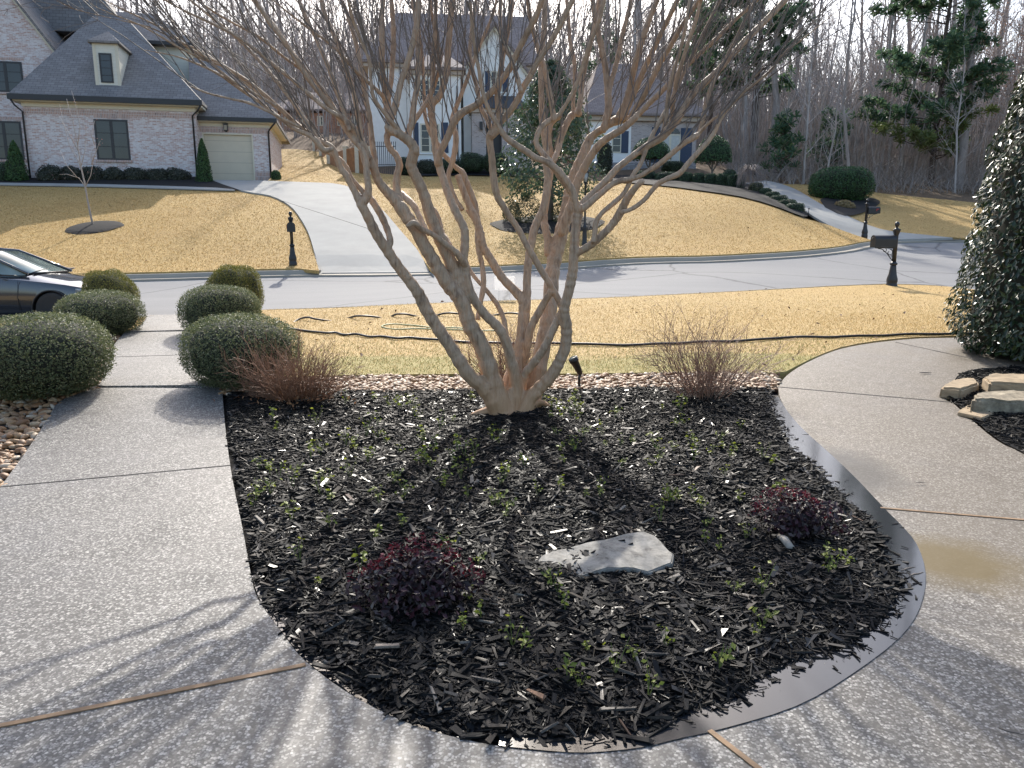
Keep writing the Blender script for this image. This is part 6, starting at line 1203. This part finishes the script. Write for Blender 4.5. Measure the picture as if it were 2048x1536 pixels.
# ------------------------------------------------------------------ mailboxes, lamp post, car
M_IRON = plain('black_cast_metal', (.014,.014,.015), .42, var=.2)
def mailbox_proto():
    r = bpy.data.objects.new('mailbox', None); COL.objects.link(r); b = MB()
    b.lathe([(.125,-.25),(.125,.035),(.118,.05),(.112,.09),(.122,.13),(.12,.19),(.09,.30),(.074,.42),(.066,.50),(.062,.54)], n=16, sq=3.2); b.lathe([(.062,.54),(.082,.555),(.086,.585),(.06,.61),(.052,.63)], n=16, sq=3.2)
    b.lathe([(.050,.63),(.048,1.28),(.052,1.31),(.07,1.36),(.082,1.41),(.086,1.43),(.086,1.45)], n=16, sq=3.2); b.build('post', M_IRON, r)
    b = MB(); b.lathe([(.07,1.45),(.05,1.465),(.028,1.485),(.026,1.50),(.036,1.515),(.052,1.54),(.060,1.572),(.054,1.605),(.034,1.63),(.004,1.642)], n=18); b.build('finial', M_IRON, r)
    z0, w, h = 1.0, .12, .29; prof = [(-w,0),(w,0),(w,h-.10)] + [(w*math.cos(t), h-.10+.11*math.sin(t)) for t in np.linspace(.2, math.pi-.2, 9)] + [(-w,h-.10)]
    b = MB(); b.prism([(.03, y, z0+z) for y, z in prof], (.55,0,0)); bx = b.build('box', M_IRON, r)
    b = MB(); b.prism([(.58, y*1.06, z0-.008+z*1.03) for y, z in prof], (.018,0,0)); b.tube([(.60,0,z0+.20),(.615,0,z0+.215),(.60,0,z0+.23)], .008, 5); b.build('door', M_IRON, bx)
    b = MB(); b.box(.40,.425,-w-.018,-w-.006,z0+.10,z0+.205).box(.425,.52,-w-.018,-w-.006,z0+.17,z0+.205); b.build('flag', plain('red_flag', (.45,.03,.02), .5), bx)
    b = MB(); b.box(.02,.50,-.05,.05,z0-.035,z0-.003)
    def sc(c, R, a0, a1, n=14): return [(c[0]+R*(1-.55*i/n)*math.cos(a0+(a1-a0)*i/n), 0, c[1]+R*(1-.55*i/n)*math.sin(a0+(a1-a0)*i/n)) for i in range(n+1)]
    b.tube(sc((.13,.86), .085, 1.6, 7.2), .010, 6); b.tube(sc((.27,.92), .055, 1.6, 7.0), .009, 6); b.tube(sc((.08,.73), .05, 1.2, 6.8), .009, 6); b.tube([(.04,0,.66),(.10,0,.72),(.20,0,.84),(.34,0,.945),(.45,0,.965)], .011, 6); b.build('bracket', M_IRON, r); return r
mbx = mailbox_proto()
def put_mail(o, u, v, dz, rz, s, lab):
    p = G(u, v, dz); o.location = (p.x, p.y, p.z + dz - .02); o.rotation_euler = (0, 0, rz); o.scale = (s, s, s); return tag(o, lab, 'mailbox', 'black post mailboxes along the street')
m1, m2, m3 = mbx, copy_tree(mbx), copy_tree(mbx)
put_mail(m1, 1783, 571, .04, math.pi + .05, 1.0, 'black post mailbox with a red flag and scroll bracket on the near lawn edge'); put_mail(m2, 586, 526, .14, -math.pi/2 + .28, .98, 'black post mailbox on the far lawn beside the pale driveway, seen end on'); put_mail(m3, 1729, 470, .14, .1, .98, 'farthest black post mailbox, beside the right driveway entrance')
pl = MB().box(.10,.42,-.075,.075,1.266,1.276).build('number_plate', plain('white_plate', (.7,.7,.7), .4), m3)
def lamp():
    p = G(1169, 487, .14); r = empty('lamp_post', p + Vector((0,0,.1)), 'slim black lamp post on the middle lawn right of the magnolia', 'lamp post'); b = MB(); b.lathe([(.10,-.3),(.10,.05),(.085,.10),(.075,.55),(.085,.60),(.05,.66),(.036,.75),(.032,2.0),(.05,2.03),(.05,2.06)], n=14); b.build('pole', M_IRON, r)
    b = MB(); b.lathe([(.05,2.06),(.075,2.09),(.08,2.11)], n=8); b.lathe([(.14,2.42),(.15,2.44),(.06,2.56),(.02,2.60),(.02,2.66),(.004,2.68)], n=8)
    for k in range(4): a = math.pi/4 + k*math.pi/2; b.tube([(.075*math.cos(a),.075*math.sin(a),2.10),(.125*math.cos(a),.125*math.sin(a),2.42)], .010, 5)
    ln = b.build('lantern', M_IRON, r); b = MB(); b.lathe([(.066,2.112),(.112,2.418)], n=8); b.build('lantern_glass', plain('clear_lamp_glass', (.35,.36,.34), .15), ln)
lamp()
def stake():
    p = G(1617, 428, .14); r = empty('path_light', p + Vector((0,0,.1)), 'tiny dark path light stake at the end of the descending boxwoods', 'garden light'); b = MB(); b.tube([(0,0,-.1),(0,0,.26)], .014, 6); b.build('stake', M_IRON, r); b = MB(); b.lathe([(.015,.26),(.05,.265),(.045,.29),(.005,.32)], n=10); b.build('cap', M_IRON, r)
stake()
def drain():
    for u, v, a, l in ((125,533,.34,'round brown iron drain cover set in the left lawn near the kerb'), (107,528,.16,'small round valve cover in the left lawn beside the larger one')):
        p = G(u, v, .14); b = MB(); b.lathe([(a,-.1),(a,.012),(a*.95,.02),(a*.1,.022)], n=24); tag(b.build('drain_cover', plain('rusty_iron', (.10,.065,.045), .7, var=.3, vs=12), None, (p.x, p.y, p.z + .085), uv=False), l, 'drain cover')
drain()
def car():
    M_PAINT = plain('dark_grey_paint', (.022,.026,.034), .16, 0, .5, .03); M_PAINT.node_tree.nodes['Principled BSDF'].inputs['Coat Weight'].default_value = 1.0; M_PAINT.node_tree.nodes['Principled BSDF'].inputs['Coat Roughness'].default_value = .03
    M_TYRE = plain('tyre_rubber', (.028,.027,.026), .8); M_RIM = plain('black_rim', (.035,.035,.037), .3); M_BPL = plain('black_plastic', (.012,.012,.013), .5); M_WS = mat_glass('windscreen_glass', (.16,.20,.19), .03); M_LENS = plain('headlight_lens', (.35,.37,.38), .12); M_AMB = plain('amber_lens', (.62,.16,.02), .3)  # windscreen base colour is lightened to carry the bright sky reflection
    wc = P(104, 611, 13.98); th = -.0; r = empty('parked_car', (wc.x, wc.y + .9, T(wc.x, wc.y+.4) - .14), 'dark grey sedan parked on the street at the left photo edge', 'car', None, th); FO = .90   # local: +x forward, origin below the front axle
    # stations: x, half width, z of (sill, lower, mid, crease, shoulder, hood edge, top mid, centre)
    S = [(.90,.30,(.33,.38,.46,.54,.58,.60,.61,.61)),(.86,.56,(.25,.34,.46,.56,.62,.645,.655,.66)),(.74,.74,(.20,.31,.47,.60,.675,.70,.715,.72)),(.52,.835,(.18,.30,.50,.66,.735,.765,.79,.80)),(.25,.875,(.18,.30,.53,.705,.785,.82,.85,.86)),(-.1,.892,(.18,.30,.55,.745,.83,.875,.905,.915)),(-.42,.897,(.18,.30,.56,.77,.86,.925,.955,.965)),(-.62,.899,(.18,.30,.56,.78,.88,.955,.985,.995)),(-1.2,.90,(.18,.30,.56,.80,.91,.985,1.0,1.0)),(-2.0,.90,(.18,.30,.56,.82,.935,1.0,1.01,1.01)),(-2.8,.90,(.18,.30,.57,.84,.955,1.02,1.03,1.03)),(-3.3,.885,(.20,.32,.58,.85,.965,1.04,1.06,1.06)),(-3.6,.82,(.28,.36,.58,.84,.95,1.03,1.05,1.05)),(-3.72,.70,(.36,.42,.58,.80,.92,.98,1.0,1.0))]
    wk = (.90,.975,1.0,.99,.955,.80,.45,0.0); xs = [s[0] for s in S]; G_ = []
    fx = np.concatenate([np.linspace(.90,.5,9), np.linspace(.45,-.7,24), np.linspace(-.8,-2.4,14), np.linspace(-2.45,-3.72,24)]); A = np.array([[s[1]*k for k in wk] for s in S]); Z = np.array([s[2] for s in S]); o = np.argsort(xs); xs_ = np.array(xs)[o]
    from math import isclose
    for x in fx: wrow = [np.interp(x, xs_, A[o, j]) for j in range(8)]; zrow = [np.interp(x, xs_, Z[o, j]) for j in range(8)]; G_.append([(x, -wrow[j], zrow[j]) for j in range(8)] + [(x, wrow[j], zrow[j]) for j in range(6, -1, -1)])
    n = 15; vs = [p for row in G_ for p in row]; fs = [(i*n+j, i*n+j+1, (i+1)*n+j+1, (i+1)*n+j) for i in range(len(G_)-1) for j in range(n-1)] + [(i*n+n-1, i*n, (i+1)*n, (i+1)*n+n-1) for i in range(len(G_)-1)] + [tuple(range(n)), tuple((len(G_)-1)*n+j for j in range(n-1,-1,-1))]
    b = MB(); b.add(vs, fs, 0, True); body = b.build('body', [M_PAINT, M_BPL], r, uv=False)
    cut = MB()
    for ax in (0, -2.7): 
        for s in (-1, 1): cut.tube([(ax, s*.60, .31), (ax, s*1.2, .31)], .37, 40)
    co = cut.build('cutter', M_BPL, r, uv=False)
    mod = body.modifiers.new('arches', 'BOOLEAN'); mod.operation = 'DIFFERENCE'; mod.object = co; mod.solver = 'EXACT'
    bpy.context.view_layer.update(); dg = bpy.context.evaluated_depsgraph_get(); me = bpy.data.meshes.new_from_object(body.evaluated_get(dg)); body.modifiers.clear(); body.data = me; bpy.data.objects.remove(co)
    try: me.set_sharp_from_angle(angle=.5)
    except Exception: pass
    for ax in (0, -2.7):
        for s in (-1, 1):
            w_ = bpy.data.objects.new('wheel', None); COL.objects.link(w_); w_.parent = r; w_.location = (ax, s*.79, .325); w_.rotation_euler = (s*math.pi/2 if s < 0 else -math.pi/2, 0, 0)
            t = MB(); t.lathe([(.235,-.10),(.29,-.112),(.318,-.10),(.325,-.06),(.325,.06),(.318,.10),(.29,.112),(.235,.10)], n=40); t.build('tyre', M_TYRE, w_, uv=False)
            t = MB(); t.lathe([(.238,-.09),(.238,.085),(.225,.095),(.215,.085),(.212,.02),(.02,.015)], n=36)
            for k in range(5):
                for d in (-.16, .16): a = k*2*math.pi/5 + d; a2 = k*2*math.pi/5 + d*1.25; t.tube([(.03*math.cos(a),.03*math.sin(a),.075),(.13*math.cos(a2),.13*math.sin(a2),.09),(.222*math.cos(a2),.222*math.sin(a2),.088)], [.024,.018,.015], 6)
            t.lathe([(.05,.02),(.05,.09),(.04,.098),(.004,.1)], n=14); t.build('rim', M_RIM, w_, uv=False)
            t = MB(); t.tube([(ax + .375*math.cos(q), s*.905, .31 + .375*math.sin(q)) for q in np.linspace(-.25, math.pi+.25, 30)], .014, 6); t.build('wheel_arch_lip', M_BPL, r, uv=False)
    # greenhouse
    gs = [(-.55,.70,.985,.70,.99),(-1.42,.74,1.0,.555,1.385),(-1.9,.745,1.005,.575,1.425),(-2.4,.745,1.01,.57,1.42),(-2.9,.73,1.03,.54,1.365),(-3.4,.66,1.06,.64,1.065)]
    vs = []; 
    for x, wb, zb, wt, zt in gs: vs += [(x,-wb,zb-.03),(x,-wt,zt),(x,0,zt+.012),(x,wt,zt),(x,wb,zb-.03)]
    fs = [(i*5+j, i*5+j+1, (i+1)*5+j+1, (i+1)*5+j) for i in range(5) for j in range(4)]; side = [0 if (j in (1,2)) else 1 for i in range(5) for j in range(4)]
    ws = MB(); ws.add(vs[:10], [(0,1,6,5),(1,2,7,6),(2,3,8,7),(3,4,9,8)], 0, True); ws.build('windshield', M_WS, r, uv=False, recalc=True)
    gl_ = MB(); 
    gl_.add(vs[5:25], [f for f in [(i*5+j, i*5+j+1, (i+1)*5+j+1, (i+1)*5+j) for i in range(3) for j in (0,3)]]); gl_.build('side_window', mat_glass('side_glass', (.015,.018,.018)), r, uv=False)
    rf = MB(); rf.add([(x, y, z+.004) for x, y, z in vs[5:25]], [(i*5+j, i*5+j+1, (i+1)*5+j+1, (i+1)*5+j) for i in range(3) for j in (1,2)], 0, True); rf.build('roof', M_PAINT, r, uv=False)
    rg = MB(); rg.add(vs[20:], [(j, j+1, 5+j+1, 5+j) for j in range(4)], 0, True); rg.build('rear_window', M_WS, r, uv=False)
    for s in (-1, 1):
        t = MB(); t.tube([(-.50,s*.715,.985),(-1.0,s*.645,1.205),(-1.44,s*.56,1.395),(-1.9,s*.582,1.432),(-2.4,s*.575,1.428),(-2.9,s*.55,1.372),(-3.42,s*.665,1.06)], .028, 8); t.build('pillar', M_PAINT, r, uv=False)
        t = MB(); t.tube([(-1.95,s*.755,.99),(-1.98,s*.58,1.42)], .03, 6); t.build('door_pillar', M_BPL, r, uv=False)
        t = MB(); t.tube([(-.62,s*.86,.955),(-1.9,s*.85,.995),(-2.9,s*.80,1.02),(-3.3,s*.70,1.05)], .012, 5); t.build('window_trim', M_BPL, r, uv=False)
        t = MB(); t.lathe([(.01,-.09),(.07,-.08),(.085,0),(.075,.07),(.02,.085)], n=14, sx=.75, sy=1.15); mr = t.build('mirror', M_PAINT, r, uv=False); mr.location = (-.95, s*.985, 1.04); t = MB(); t.tube([(0,-s*.02,-.04),(.02,-s*.13,-.075)], .025, 6); t.build('mirror_arm', M_BPL, mr, uv=False)
        t = MB(); t.add([(.60,s*.80,.60),(.60,s*.80,.675),(.76,s*.71,.665),(.84,s*.58,.645),(.86,s*.56,.60),(.76,s*.735,.60)], [(0,1,2,5),(5,2,3,4)]); 
        q = MB(); q.tube([(.44,s*.842,.70),(.60,s*.805,.675),(.74,s*.728,.645),(.83,s*.60,.615)], [.018,.036,.040,.028], 8); q.build('headlight', M_LENS, r, uv=False)
        q = MB(); q.tube([(.40,s*.865,.555),(.50,s*.850,.55),(.585,s*.825,.54)], [.012,.020,.010], 6); q.build('side_marker', M_AMB, r, uv=False)
        q = MB(); q.box(-2.35,-.42, s*.885-.02, s*.885+.02, .17, .235); q.build('sill', M_BPL, r)
        q = MB(); q.tube([(-.60,s*.9005,.30),(-.62,s*.903,.56),(-.58,s*.90,.86)], .004, 4); q.tube([(-1.75,s*.9035,.30),(-1.75,s*.9065,.56),(-1.80,s*.90,.90)], .004, 4); q.build('door_seam', M_BPL, r, uv=False)
        q = MB(); q.tube([(-1.55,s*.905,.80),(-1.60,s*.925,.805),(-1.72,s*.925,.81),(-1.76,s*.905,.81)], .014, 6); q.build('door_handle', M_PAINT, r, uv=False)
    q = MB(); q.tube([(-.52,-.55,.995),(-.60,-.2,1.03),(-.66,.2,1.045)], .010, 5); q.tube([(-.50,-.55,.985),(-.50,.55,.985)], .018, 5); q.build('wiper', M_BPL, r, uv=False)
    q = MB(); q.box(.80,.905,-.42,.42,.32,.50); q.build('grille', M_BPL, r)
car()
